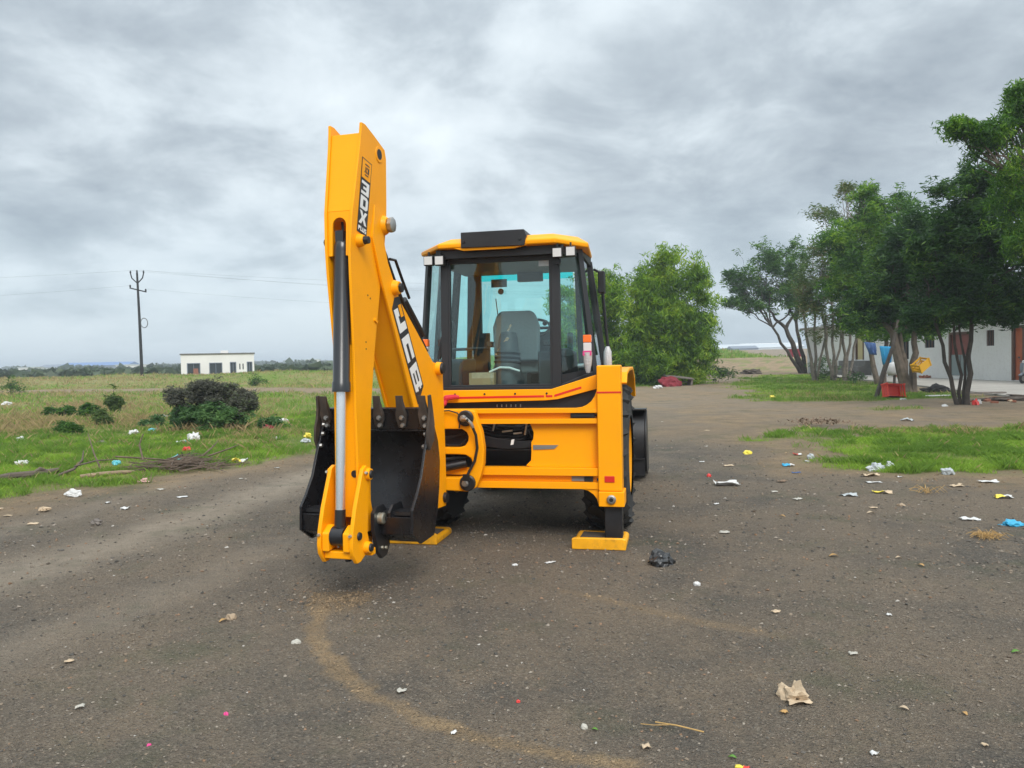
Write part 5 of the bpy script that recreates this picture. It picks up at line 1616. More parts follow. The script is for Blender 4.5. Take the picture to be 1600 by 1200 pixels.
# tipping levers and link
lev = [(-.03, .955), (.02, .975), (.075, .955), (.095, .905), (.075, .855), (.055, .80), (.03, .62), (.015, .50), (.035, .43), (.02, .375), (-.03, .345), (-.10, .315), (-.15, .315), (-.205, .385), (-.215, .45), (-.20, .55), (-.15, .70)]
for s in (1, -1):
    xa, xb = sorted((s * .108, s * .138))
    l_ = bbuild(G().prism(lev, 'x', xa, xb), 'tipping_lever', Y, bevel=.006)
    bbuild(G().lathe((s * .139, .035, .91), (s * .165, .035, .91), [(0, .045), (1, .040)], 16).lathe((s * .139, -.02, .40), (s * .175, -.02, .40), [(0, .045), (1, .038)], 16), 'lever_boss', Y, l_)
    for (xa, b, z) in ((.166, .035, .91), (.176, -.02, .40), (.139, -.12, .50)):
        bbuild(G().lathe((s * xa, b, z), (s * (xa + .012), b, z), [(0, .030), (1, .026)], 12), 'lever_pin', M['hose'], l_)
    bbuild(G().lathe((s * .155, -.012, .925), (s * .155, -.028, .93), [(0, .012), (1, .010)], 6).lathe((s * .12, -.21, .52), (s * .12, -.226, .52), [(0, .013), (1, .010)], 6), 'lever_bolt', M['zinc'], l_)
cs = G()
for s in (1, -1):
    xa, xb = sorted((s * .052, s * .1075))
    cs.prism([(-.20, .40), (-.20, .53), (-.12, .575), (-.04, .56), (-.04, .42)], 'x', xa, xb)
cs.box(-.1075, .1075, -.17, -.06, .345, .399)
bbuild(cs, 'lever_casting', Y, bevel=.010)
bbuild(G().prism([(-.06, .345), (-.05, .435), (.25, .42), (.25, .33)], 'x', -.055, .055).box(-.055, .175, .0, .06, .335, .385), 'bucket_link', Y, bevel=.008)
bbuild(G().cyl((.03, -.08, .335), (.03, -.08, .31), .022, None, 8), 'drain_plug', M['hose'])

# bucket
BL, BR_ = -.49, .42
shell = [(.535, 1.345), (.60, 1.19), (.66, 1.07), (.69, .92), (.665, .72), (.61, .51), (.54, .385), (.31, .372), (.18, .45), (.165, .58)]
nrm = []
for i, p in enumerate(shell):
    a = Vector(shell[max(0, i - 1)]); b = Vector(shell[min(len(shell) - 1, i + 1)])
    d = (b - a).normalized(); nrm.append(Vector((d.y, -d.x)))
inn = [(p[0] + n.x * .016, p[1] + n.y * .016) for p, n in zip(shell, nrm)]
bk_ = G()
bk_.prism(shell + inn[::-1], 'x', BL + .016, BR_ - .016)
side = [(.525, 1.35), (.51, 1.24), (.462, 1.122), (.405, 1.008), (.334, .845), (.235, .715), (.157, .635), (.147, .46), (.30, .362), (.55, .372), (.625, .51), (.68, .72), (.705, .92), (.675, 1.08), (.61, 1.20), (.55, 1.35)]
bk_.prism(side, 'x', BR_ - .0155, BR_ + .006); bk_.prism(side, 'x', BL - .006, BL + .0155)
bucket = bbuild(bk_, 'digging_bucket', M['bucket'], bevel=.004)
bbuild(G().prism([(.505, 1.345), (.53, 1.355), (.555, 1.19), (.53, 1.18)], 'x', BL + .017, BR_ - .017).box(BL + .017, BR_ - .017, .525, .60, 1.168, 1.179), 'cutting_edge', M['bucket'], bucket, bevel=.004)
bbuild(G().lathe((BL + .017, .28, .52), (BR_ - .017, .28, .52), [(0, .075), (1, .075)], 20).box(BL + .017, BR_ - .017, .205, .34, .585, .612), 'hinge_tube', M['black'], bucket)
for xa in (.225, -.265):
    bbuild(G().prism([(.155, .61), (.22, .66), (.36, .66), (.40, .60), (.40, .40), (.22, .42)], 'x', xa, xa + .02), 'gusset', M['black'], bucket)
ear = [(.08, .62), (.14, .66), (.24, .66), (.30, .60), (.32, .45), (.33, .34), (.28, .275), (.20, .265), (.13, .33), (.08, .50)]
for xa in (.128, -.158):
    bbuild(G().prism(ear, 'x', xa, xa + .030), 'hinge_ear', M['black'], bucket, bevel=.004)
bbuild(G().lathe((.159, .16, .57), (.20, .16, .57), [(0, .042), (.85, .042), (1, .034)], 18).lathe((-.159, .16, .57), (-.19, .16, .57), [(0, .042), (1, .034)], 18), 'hinge_pin', M['zinc'], bucket)
for (b, z) in ((.25, .335), (.19, .35)):
    bbuild(G().lathe((.159, b, z), (.172, b, z), [(0, .014), (1, .012)], 8), 'ear_bolt', M['zinc'], bucket)
for x in (-.445, -.20, .01, .20, .385):
    t = G()
    # a tapered tooth point over a wider adapter
    def sec(z, w_, b0, b1): return [(x - w_, b0, z), (x + w_, b0, z), (x + w_, b1, z), (x - w_, b1, z)]
    rws = [(1.445, .030, .455, .465), (1.40, .027, .455, .485), (1.345, .028, .462, .52), (1.30, .042, .475, .545), (1.235, .036, .490, .505), (1.195, .026, .500, .510)]
    if x > .35: rws = [(z, w_, a, b) for z, w_, a, b in rws]
    vs = []
    for r_ in rws: vs += sec(*r_)
    fs = [(0, 1, 2, 3), tuple(reversed(range((len(rws) - 1) * 4, len(rws) * 4)))]
    for i in range(len(rws) - 1):
        fs += [(i * 4 + k, (i + 1) * 4 + k, (i + 1) * 4 + (k + 1) % 4, i * 4 + (k + 1) % 4) for k in range(4)]
    t.add(vs, fs)
    to = bbuild(t, 'bucket_tooth', M['tooth'], bucket, bevel=.004)
    bbuild(G().lathe((x + .012, .488, 1.275), (x + .012, .458, 1.275), [(0, .021), (.6, .021), (1, .013)], 8).lathe((x + .012, .505, 1.215), (x + .012, .475, 1.215), [(0, .021), (.6, .021), (1, .013)], 8), 'tooth_bolt', M['steel'], bucket)
# side cutters
for s, x in ((-1, BL - .028), (1, BR_ + .007)):
    bbuild(G().prism([(.47, 1.445), (.50, 1.45), (.53, 1.35), (.56, 1.22), (.54, 1.10), (.46, 1.03), (.425, 1.10), (.43, 1.20), (.46, 1.27), (.475, 1.35)], 'x', x, x + .021), 'side_cutter', M['tooth'], bucket, bevel=.004)
    for b, z in ((.50, 1.22), (.485, 1.15), (.45, 1.06)):
        xx = BL + .017 if s < 0 else BR_ - .016
        bbuild(G().lathe((xx, b, z), (xx + (.018 if s < 0 else -.018), b, z), [(0, .02), (1, .014)], 8), 'cutter_bolt', M['steel'], bucket)

# ------------------------------------------------------------------ things under the trees
def crate(name, w, d, h, mat, label, cat='crate'):
    r = empty(name)
    g = G()
    g.box(-w / 2, w / 2, -d / 2, d / 2, 0, .02)
    for z0, z1 in ((.021, .09), (h * .42, h * .58), (h - .08, h)):
        t = .018
        g.box(-w / 2, w / 2, -d / 2, -d / 2 + t, z0, z1); g.box(-w / 2, w / 2, d / 2 - t, d / 2, z0, z1)
        g.box(-w / 2, -w / 2 + t, -d / 2 + t + .001, d / 2 - t - .001, z0, z1); g.box(w / 2 - t, w / 2, -d / 2 + t + .001, d / 2 - t - .001, z0, z1)
    g.build('basket', mat, r)
    for sx in (-1, 1):
        for sy in (-1, 1):
            G().box(sx * w / 2 - .024, sx * w / 2 + .024, sy * d / 2 - .024, sy * d / 2 + .024, -.005, h + .006).build('corner_post', mat, r)
    for i in range(1, 6):
        x = -w / 2 + w * i / 6
        for y_ in (-d / 2 + .009, d / 2 - .009):
            G().box(x - .011, x + .011, y_ - .006, y_ + .006, .088, h - .078).build('slat', mat, r)
    G().box(-w / 2 + .03, w / 2 - .03, -d / 2 - .004, -d / 2 - .0005, h * .2, h * .8).build('front_panel', mat, r)
    return tag(r, label, cat)


c1 = crate('plastic_crate', .72, .46, .34, M['crate_red'], 'red plastic crate tipped on its side at the foot of the trees')
c1.location = (13.95, 28.3, .24); c1.rotation_euler = (R(78), R(4), R(12))
c2 = crate('plastic_crate', .58, .40, .36, M['crate_yellow'], 'yellow plastic crate hung tilted on the leaning trunk')
c2.location = (16.78, 31.4, .98); c2.rotation_euler = (R(8), R(-32), R(20))


def cloth(name, pts, mat, label, cat='cloth', fold=.05, n=10):
    """a hanging cloth between four corners with folds and a little thickness"""
    a, b, c, d = [Vector(p) for p in pts]
    nor = (b - a).cross(d - a).normalized()
    vs = []; fs = []
    for j in range(n + 1):
        for i in range(n + 1):
            u, v = i / n, j / n
            p = a.lerp(b, u).lerp(d.lerp(c, u), v)
            vs.append(p + nor * (fold * math.sin(u * 17 + v * 2) * (.3 + v) + rnd.uniform(-.01, .01)))
    for j in range(n):
        for i in range(n):
            k = j * (n + 1) + i
            fs.append((k, k + 1, k + n + 2, k + n + 1))
    g = G(); g.add(vs, fs)
    o = g.build(name, mat, ang=80)
    s = o.modifiers.new('thick', 'SOLIDIFY'); s.thickness = .012
    return tag(o, label, cat)


cloth('hung_cloth', [(17.45, 38, 2.22), (18.05, 38.1, 2.15), (18.1, 38.1, 1.55), (17.75, 38, 1.6)], M['cloth_navy'], 'blue cloth hanging higher under the light green tree', fold=.07)
cloth('hung_cloth', [(18.1, 37.8, 2.0), (18.75, 37.9, 1.95), (18.72, 37.9, 1.12), (18.32, 37.8, 1.08)], M['cloth_blue'], 'bright turquoise blue cloth hanging above the white sack', fold=.07)
G_s = G()
G_s.ball((0, 0, .3), (.42, .22, .30), 14, 9)
sk = G_s.build('white_sack', M['sack'])
for v in sk.data.vertices:
    k = fbm(np.array([v.co.x * 6 + 3]), np.array([v.co.z * 6 + v.co.y * 4]), 2)[0]
    v.co *= .82 + .4 * k
sk.location = (18.2, 36.5, .58); sk.rotation_euler = (0, R(-12), .2)
tag(sk, 'white sack tied between the trunks below the turquoise cloth', 'sack')
sup = G().beam((18.2, 36.55, -.02), (18.25, 36.6, .72), (1, 0, 0), .09, .09).beam((17.9, 36.5, .60), (18.6, 36.6, .66), (0, 1, 0), .08, .06).build('wooden_prop', M['bark_dark'])
tag(sup, 'dark forked post propping up the white sack', 'post')
lp_ = G().tube([(13.55, 28.6, -.05), (14.0, 28.9, .9), (14.5, 29.2, 1.9), (14.9, 29.6, 2.9)], [.09, .08, .07, .05], 8).build('leaning_trunk', M['bark_dark'])
tag(lp_, 'dark leaning tree stem behind the red crate', 'tree stem')


def lump(name, x, y, sx, sy, sz, mat, label, cat, seed=0, rough=.5, zoff=0.0, group=None, sub=3):
    sx, sy, sz = sx * .74, sy * .74, sz * .74
    bm = bmesh.new()
    bmesh.ops.create_icosphere(bm, subdivisions=sub, radius=1)
    r_ = np.random.default_rng(seed + 100)
    ox, oy = r_.random(2) * 50
    for v in bm.verts:
        c = v.co
        k = fbm(np.array([c.x * 1.6 + c.z * .9 + ox]), np.array([c.y * 1.6 - c.z * .8 + oy]), 3)[0]
        k2 = vnoise(np.array([c.x * 4 + ox]), np.array([c.y * 4 + c.z * 3 + oy]))[0]
        s = 1 + rough * ((k - .5) * 2.0 + (k2 - .5) * .7)
        v.co = Vector((c.x * sx / 2 * s, c.y * sy / 2 * s, max(c.z, -.35) * sz * .74 * s + sz * .26))
    me = bpy.data.meshes.new(name); bm.to_mesh(me); bm.free()
    o = link_mesh(name, me, mat)
    o.location = (x, y, gz(x, y) - .003 + zoff); o.rotation_euler = (0, 0, r_.random() * .6 - .3)
    return tag(o, label, cat, group)


def sheet(name, x, y, w, d, hgt, mat, label, cat, seed=0, group=None, rz=None, n=9, mat2=None, zoff=0.):
    """crumpled piece of film, paper or cloth lying on the ground, with real thickness"""
    w, d, hgt = w * .78, d * .78, hgt * .75
    r_ = np.random.default_rng(seed + 500)
    ox = r_.random() * 60
    vs = []; fs = []
    for j in range(n + 1):
        for i in range(n + 1):
            u, v = i / n - .5, j / n - .5
            edge = 1 + .35 * (vnoise(np.array([math.atan2(v, u) * 1.6 + ox]), np.array([.5]))[0] - .5)
            k = fbm(np.array([u * 3.4 + ox]), np.array([v * 3.4 + ox * .7]), 3)[0]
            vs.append((u * w * edge, v * d * edge, hgt * 1.9 * max(0, k - .28) + .002))
    g = G(); g.add(vs, [(j * (n + 1) + i, j * (n + 1) + i + 1, (j + 1) * (n + 1) + i + 1, (j + 1) * (n + 1) + i) for j in range(n) for i in range(n)])
    if mat2:
        g.m = [1 if (i % n) > n * .55 else 0 for i in range(len(g.m))]
    o = g.build(name, [mat, mat2] if mat2 else mat, ang=70)
    s = o.modifiers.new('thick', 'SOLIDIFY'); s.thickness = .0015 if w < .5 else .006; s.offset = 1
    o.location = (x, y, gz(x, y) + .004 + zoff)
    o.rotation_euler = (0, 0, r_.uniform(-.5, .5) if rz is None else rz)
    return tag(o, label, cat, group)


def leaf(name, x, y, l, mat, label, cat='leaf', seed=0, group=None):
    r_ = np.random.default_rng(seed + 900)
    n = 6
    vs = []; fs = []
    for i in range(n + 1):
        t = i / n
        w = l * .28 * math.sin(math.pi * min(.97, t + .03)) ** .8
        z = l * .16 * math.sin(math.pi * t)
        vs += [(t * l - l / 2, -w, z + w * .35 + .001), (t * l - l / 2, 0, z + .001), (t * l - l / 2, w, z + w * .35 + .001)]
    for i in range(n):
        for k in (0, 1):
            fs.append((i * 3 + k, i * 3 + k + 1, i * 3 + k + 4, i * 3 + k + 3))
    g = G(); g.add(vs, fs)
    o = g.build(name, mat, ang=80)
    s = o.modifiers.new('thick', 'SOLIDIFY'); s.thickness = .001
    o.location = (x, y, gz(x, y) + .004); o.rotation_euler = (0, 0, r_.random() * 6.28)
    return tag(o, label, cat, group)


LG = 'litter on the gravel road'
LF = 'litter in the left field'
# --- foreground and road
lump('plastic_bag', 1.19, 6.23, .27, .17, .125, M['plastic_black'], 'crumpled black plastic bag on the gravel right of the stabilizer foot', 'bag', 1, .9)
lump('plastic_cup', 1.34, 5.64, .075, .07, .042, M['plastic_white'], 'small rounded white piece of rubbish in front of the black bag', 'rubbish', 2, .3)
cr1 = lump('crumpled_paper', 1.36, 3.76, .145, .12, .10, M['paper_tan'], 'crumpled tan paper lump in the right foreground', 'paper', 3, 1.0)
sheet('paper_scrap', 1.37, 3.70, .15, .07, .02, M['paper_tan'], 'torn tan flap lying under the crumpled paper lump', 'paper', 4, rz=.1)
sheet('paper_scrap', 1.26, 3.60, .045, .03, .012, M['leaf_dry'], 'small orange tan scrap in front of the crumpled paper lump', 'paper', 5)
lump('stone', .30, 3.48, .045, .04, .034, M['pebble_pale'], 'pale egg shaped stone in the middle foreground', 'stone', 6, .2)
leaf('leaf', .345, 3.46, .03, M['leaf_green'], 'green leaf tip beside the pale egg shaped stone', seed=61)
tag(G().tube([(.63, 3.50, .012), (.72, 3.455, .016), (.83, 3.40, .010)], .0035, 6).build('straw_stick', M['straw']), 'longer tan straw stick in the middle foreground', 'stick')
tag(G().tube([(.56, 3.49, .010), (.62, 3.475, .010), (.69, 3.47, .012)], .002, 5).build('straw_stick', M['straw']), 'thin dark straw beside the longer tan straw stick', 'stick')
lump('flower_petal', -.002, 3.75, .028, .025, .018, M['plastic_red'], 'red petal crumb in the middle foreground', 'petal', 7, .5, group=None)
lump('flower_petal', -1.43, 3.70, .032, .028, .018, M['plastic_pink'], 'larger pink petal in the left foreground', 'petal', 8, .6)
lump('flower_petal', -1.67, 3.41, .026, .024, .015, M['plastic_pink'], 'smaller pink petal nearer the left bottom corner', 'petal', 9, .6)
sheet('wrapper', .915, 3.105, .07, .035, .02, M['plastic_yellow'], 'yellow and red wrapper at the bottom edge of the picture', 'wrapper', 10, rz=-.5, mat2=M['plastic_red'])
leaf('leaf', .90, 3.20, .035, M['leaf_green'], 'small green leaf behind the yellow and red wrapper', seed=11)
leaf('leaf', 2.80, 4.26, .055, M['leaf_green'], 'green leaf at the right edge of the foreground', seed=12)
sheet('paper_strip', 4.55, 7.62, .24, .10, .035, M['plastic_white'], 'long white strip of paper at the right edge of the road', 'paper', 13, rz=-.1)
lump('blue_rag', 4.78, 7.36, .26, .14, .06, M['plastic_blue'], 'bright blue crumpled rag at the right edge of the picture', 'rag', 14, .9)
ts = G()
for i in range(90):
    a = rnd.random() * 6.28; r0 = rnd.random() * .10; p = Vector((4.26 + r0 * math.cos(a), 6.88 + r0 * math.sin(a), .0 + rnd.random() * .03)); b = rnd.random() * 6.28
    ts.tube([p, p + Vector((math.cos(b) * .05, math.sin(b) * .05, .02 + rnd.random() * .03)), p + Vector((math.cos(b) * .11, math.sin(b) * .11, rnd.random() * .02))], .0018, 3)
tag(ts.build('straw_tuft', M['straw']), 'orange brown tuft of dry straw in front of the blue rag', 'straw', kind='thing')
ts = G()
for i in range(16):
    a = rnd.random() * 6.28; r0 = rnd.random() * .10; p = Vector((4.95 + r0 * math.cos(a), 9.15 + r0 * math.sin(a), .0 + rnd.random() * .02)); b = rnd.random() * 6.28
    ts.tube([p, p + Vector((math.cos(b) * .12, math.sin(b) * .12, .03 + rnd.random() * .06)), p + Vector((math.cos(b) * .2, math.sin(b) * .2, rnd.random() * .05))], .003, 3)
tag(ts.build('twig_tuft', M['straw']), 'small tuft of dry twigs near the clear bags by the grass patch', 'twigs')
sheet('wrapper', 5.56, 8.68, .24, .12, .05, M['plastic_yellow'], 'yellow and white wrapper nearest the right edge', 'wrapper', 15, rz=-.2, mat2=M['plastic_white'])
sheet('wrapper', 6.04, 9.74, .30, .12, .04, M['plastic_white'], 'white wrapper at the lower edge of the right grass patch', 'wrapper', 16, rz=-.1)
sheet('wrapper', 4.46, 9.25, .28, .12, .045, M['plastic_yellow'], 'yellow tipped flat wrapper in front of the clear bags', 'wrapper', 17, rz=-.3, mat2=M['paper_tan'])
lump('plastic_bag', 5.96, 10.5, .24, .2, .13, M['plastic_grey'], 'round clear plastic bag in the edge of the right grass patch', 'bag', 18, .5)
lump('plastic_bag', 5.20, 11.0, .30, .22, .13, M['plastic_grey'], 'largest clear plastic bag at the edge of the right grass patch', 'bag', 19, .8)
lump('plastic_bag', 5.48, 11.15, .18, .16, .14, M['plastic_grey'], 'clear upright bag touching the right side of the largest clear bag', 'bag', 20, .7)
sheet('plastic_film', 3.99, 9.1, .23, .12, .05, M['plastic_grey'], 'flattened clear film left of the yellow tipped wrapper', 'film', 21, rz=-.1)
sheet('paper_scrap', 4.89, 10.5, .28, .16, .05, M['paper_tan'], 'tan paper in front of the largest clear bag', 'paper', 22)
sheet('paper_scrap', 4.69, 9.98, .24, .12, .02, M['plastic_white'], 'flat white paper below the tan paper by the clear bags', 'paper', 23, rz=0)
lump('plastic_bag', 4.78, 12.3, .14, .12, .12, M['plastic_grey'], 'clear scrap standing at the left end of the right grass patch', 'bag', 24, .5)
sheet('packet', 4.15, 11.55, .22, .14, .05, M['plastic_blue'], 'blue and white packet left of the right grass patch', 'packet', 25, mat2=M['plastic_white'], rz=-.1)
sheet('packet', 4.02, 10.9, .16, .07, .02, M['cloth_navy'], 'dark blue strip in front of the blue and white packet', 'packet', 26, rz=0)
sheet('packet', 4.73, 12.75, .18, .12, .05, M['plastic_red'], 'red and white packet at the left tip of the right grass patch', 'packet', 27, mat2=M['plastic_white'], rz=-.2)
lump('paper_scrap', 4.0, 13.1, .16, .12, .08, M['plastic_yellow'], 'pale yellow crumple left of the red and white packet', 'paper', 28, .7)
lump('red_ball', 2.74, 10.75, .09, .09, .065, M['plastic_red'], 'small red ball shaped wrapper alone on the road', 'wrapper', 29, .15)
sheet('plastic_bag', 2.78, 9.98, .38, .20, .07, M['plastic_white'], 'flat white plastic bag on the road near the red ball', 'bag', 30, rz=-.05)
sheet('paper_scrap', 3.56, 10.16, .18, .09, .035, M['paper_brown'], 'brown paper scrap right of the flat white bag', 'paper', 31)
sheet('plastic_film', 9.68, 18.8, .36, .3, .09, M['plastic_grey'], 'pale film lying on bare soil behind the right grass patch', 'film', 32)
sheet('paper_scrap', 3.28, 11.7, .20, .12, .02, M['paper_tan'], 'beige flat paper behind the flat white bag', 'paper', 33)
lump('yellow_wrapper', 10.16, 29.9, .36, .25, .13, M['plastic_yellow'], 'yellow wrapper in the far grass strip under the trees', 'wrapper', 34, .7)
for i, (x, y, l, lab) in enumerate([(2.65, 6.35, .08, 'tan dry leaf level with the black bag'), (3.14, 6.25, .055, 'pale dry leaf right of the tan leaf level with the black bag'), (3.19, 6.0, .06, 'orange dry leaf nearest the camera on the right side of the road'),
                                    (2.41, 6.93, .05, 'small cream dry leaf behind the tan leaf'), (2.79, 7.97, .07, 'orange dry leaf in the middle of the right half of the road'), (3.73, 8.0, .09, 'curled tan dry leaf in front of the clear film'),
                                    (2.09, 3.55, .035, 'brown dry leaf in the bottom right corner'), (1.84, 3.62, .045, 'cream dry leaf right of the crumpled paper lump'), (-1.95, 5.05, .06, 'tan dry leaf lying on the left part of the road')]):
    leaf('dry_leaf', x, y, l, M['leaf_dry'] if i % 2 == 0 else M['paper_tan'], lab, seed=40 + i, group='dry leaves on the road')
sheet('paper_scrap', .29, 6.35, .12, .05, .015, M['plastic_white'], 'thin white scrap in the shade between the stabilizer feet', 'paper', 50)
lump('paper_scrap', -.01, 6.3, .06, .05, .025, M['plastic_white'], 'white crumb left of the thin white scrap behind the bucket', 'paper', 51, .6)
lump('stone', 4.28, 8.45, .10, .09, .04, M['stone_tan'], 'tan stone in front of the tan wrapper on the right', 'stone', 52, .5)
sheet('paper_scrap', 5.5, 9.5, .20, .10, .03, M['paper_tan'], 'tan scrap below the round clear bag', 'paper', 53)
lump('stone', -1.35, 4.64, .085, .06, .035, M['pebble_pale'], 'flat pale stone beside the sandy line on the left', 'stone', 54, .35)
lump('stone', -1.91, 5.1, .09, .07, .05, M['stone_tan'], 'orange tan stone left of the bucket in the foreground', 'stone', 55, .5)

# --- left field
for i, a in enumerate([
        ('plastic_bag', -8.83, 13.75, .24, .2, .10, 'plastic_white', 'white plastic bag in the bright grass near the left edge', 'bag'),
        ('plastic_bag', -5.88, 10.2, .26, .14, .09, 'plastic_white', 'white plastic bag at the edge of the grass in front of the log', 'bag'),
        ('paper_scrap', -5.62, 9.12, .16, .12, .06, 'paper_tan', 'off white paper on the brown soil at the left edge of the road', 'paper'),
        ('stone', -4.55, 8.3, .16, .10, .06, 'board', 'dark flat stone on the left side of the road', 'stone'),
        ('plastic_bag', -6.06, 13.75, .20, .18, .12, 'plastic_cyan', 'cyan plastic bag caught on the brush pile', 'bag'),
        ('plastic_bag', -6.95, 13.4, .15, .14, .09, 'plastic_cyan', 'small cyan plastic bag left of the brush pile', 'bag'),
        ('plastic_bag', -5.66, 13.1, .18, .14, .09, 'plastic_red', 'red scrap in the brush pile', 'rubbish'),
        ('plastic_bag', -7.40, 17.8, .32, .25, .19, 'plastic_white', 'white crumpled bag in front of the big bush', 'bag'),
        ('wrapper', -6.54, 15.3, .18, .14, .11, 'plastic_red', 'orange red crumple between the big bush and the brush pile', 'wrapper'),
        ('plastic_bag', -11.4, 25.0, .40, .3, .17, 'plastic_white', 'white bag far left behind the big bush', 'bag'),
        ('plastic_bag', -9.69, 19.6, .26, .22, .15, 'plastic_white', 'upright white bag left of the big bush', 'bag'),
        ('plastic_bag', -9.48, 20.1, .30, .22, .12, 'plastic_cyan', 'cyan and red rubbish left of the big bush', 'rubbish'),
        ('plastic_bag', -9.26, 17.2, .28, .22, .12, 'board', 'dark rubbish heap with a pale top left of the big bush', 'rubbish'),
        ('plastic_bag', -6.18, 19.4, .42, .3, .24, 'cloth_maroon', 'red and black sack at the right foot of the big bush', 'sack'),
        ('plastic_bag', -6.61, 22.0, .33, .26, .15, 'plastic_white', 'white bag behind the red and black sack', 'bag'),
        ('plastic_bag', -4.73, 17.7, .24, .2, .14, 'plastic_yellow', 'yellow plastic bag near the bucket in the grass', 'bag'),
        ('plastic_bag', -4.50, 16.6, .22, .18, .10, 'plastic_grey', 'grey white bag below the yellow plastic bag', 'bag'),
        ('plastic_bag', -4.55, 18.6, .24, .2, .15, 'plastic_white', 'white bag right of the yellow plastic bag', 'bag'),
        ('plastic_bag', -12.02, 18.7, .22, .18, .11, 'plastic_white', 'small white bag near the left edge below the shrubs', 'bag'),
        ('plastic_bag', -24.9, 37.8, .55, .4, .2, 'plastic_white', 'white rubbish at the far left edge by the straw grass', 'rubbish'),
        ('wrapper', -5.47, 11.3, .22, .14, .06, 'pinkish', 'pink and pale crumpled rubbish at the grass edge left of the brush pile', 'rubbish'),
        ('paper_scrap', -5.4, 17.5, .24, .16, .07, 'plastic_white', 'flat white scrap in the bright grass left of the bucket', 'paper'),
        ('paper_scrap', -3.17, 14.9, .16, .14, .07, 'plastic_white', 'white scrap at the grass edge behind the dipper arm', 'paper'),
]):
    nm, x, y, sx, sy, sz, mt, lab, ct = a
    lump(nm, x, y, sx, sy, sz, M[mt], lab, ct, 60 + i, .85, group=LF, zoff=.015)
sheet('plastic_bag', -7.21, 16.7, .36, .25, .09, M['plastic_white'], 'white and blue flattened bag in front of the big bush', 'bag', 90, LF, mat2=M['plastic_blue'], zoff=.03)
sheet('cardboard_roll', -4.74, 13.25, .36, .16, .14, M['plastic_yellow'], 'pale yellow wrapper at the right end of the brush pile', 'wrapper', 91, LF, rz=.5, mat2=M['plastic_white'], zoff=.02)
sheet('paper_scrap', -4.69, 9.2, .14, .10, .03, M['plastic_white'], 'white flake on the left shoulder of the road', 'paper', 92, LG)
lump('plastic_bag', 7.85, 41.3, .6, .35, .24, M['plastic_white'], 'white bag on the ground before the red cloth under the drooping tree', 'bag', 93, .6)

# countable little scraps strewn along the left shoulder
k = 0
for (x, y) in [(-5.1, 9.6), (-5.9, 8.9), (-4.9, 10.6), (-4.3, 9.9), (-5.3, 8.4), (-4.1, 11.5), (-3.9, 12.6), (-6.3, 9.3), (3.3, 8.9), (3.0, 12.2), (2.2, 12.9), (3.6, 14.3), (2.6, 15.5), (4.4, 17.4), (3.9, 20), (5.2, 10.3), (5.6, 9.6), (3.2, 9.4), (2.3, 8.7), (3.9, 8.3), (2.0, 7.3), (4.6, 12.0), (1.7, 5.0), (-.6, 3.9), (-.3, 3.45), (.55, 3.3), (1.9, 4.3), (2.4, 4.9), (-2.6, 4.4), (-2.2, 3.8), (1.5, 3.2), (2.0, 3.25)]:
    s_ = (.06 + .10 * rnd.random()) * min(1, y / 9)
    o = sheet('paper_scrap', x, y, s_, s_ * .7, .02, M[['plastic_white', 'paper_tan', 'pebble_pale'][k % 3]], ['small white scrap of paper lying on the gravel', 'small tan scrap of paper lying on the gravel', 'small grey flake of paper lying on the gravel'][k % 3], 'paper', 200 + k, ['white paper scraps strewn on the road', 'tan paper scraps strewn on the road', 'grey paper flakes strewn on the road'][k % 3], n=4)
    k += 1

# log, branches and brush pile
tag(G().tube([(-7.95, 11.55, .05), (-7.75, 11.75, .07), (-7.45, 12.0, .07), (-7.25, 12.2, .10)], [.045, .06, .06, .035], 9).tube([(-7.5, 11.95, .08), (-7.42, 12.0, .15), (-7.36, 12.05, .12)], [.035, .03, .012], 6).build('log', M['bark']),
    'short rotten brown log at the left edge of the grass', 'log')
br1 = G().tube([(-7.15, 11.9, .03), (-6.95, 12.1, .12), (-6.9, 12.25, .24), (-6.93, 12.35, .38)], [.022, .022, .016, .008], 7).tube([(-6.95, 12.1, .16), (-6.7, 12.3, .22), (-6.5, 12.6, .20)], [.014, .012, .006], 6)
tag(br1.build('fallen_branch', M['bark']), 'forked grey branch beside the rotten log', 'branch')
tag(G().tube([(-6.72, 11.85, .03), (-6.5, 12.0, .04), (-6.25, 12.2, .035), (-6.1, 12.3, .03)], [.03, .038, .034, .022], 8).build('log', M['wood']), 'smooth tan log lying in the grass left of the brush pile', 'log')
tag(G().tube([(-6.62, 12.3, .03), (-6.9, 12.6, .30), (-7.1, 12.8, .62)], [.016, .012, .006], 6).build('stick', M['twig']), 'single thin stick standing slanted in the grass', 'stick')
bpile = G()
for i in range(150):
    x = rnd.gauss(-5.55, .36); y = rnd.gauss(12.75, .22); a = rnd.gauss(.25, .6); l = rnd.uniform(.2, .75)
    z = .03 + rnd.random() * .16 * max(0, 1 - abs(x + 5.55) / .9)
    p = Vector((x, y, z)); d = Vector((math.cos(a), math.sin(a), rnd.gauss(.05, .15)))
    bpile.tube([p - d * l / 2, p + Vector((0, 0, rnd.uniform(-.03, .05))), p + d * l / 2], [rnd.uniform(.006, .014), .010, .004], 4)
for (p0, p1, p2) in (((-6.0, 12.4, .2), (-6.1, 12.5, .45), (-6.05, 12.55, .62)), ((-6.4, 12.3, .28), (-5.8, 12.5, .20), (-5.2, 12.6, .10)), ((-5.1, 12.8, .2), (-4.8, 12.9, .30), (-4.65, 13.0, .36)), ((-5.2, 12.8, .2), (-5.05, 12.9, .35), (-5.0, 13, .44))):
    bpile.tube([p0, p1, p2], [.016, .013, .005], 5)
tag(bpile.build('brush_pile', M['twig']), 'pile of dry grey branches heaped at the edge of the grass', 'brush pile')
lvp = G()
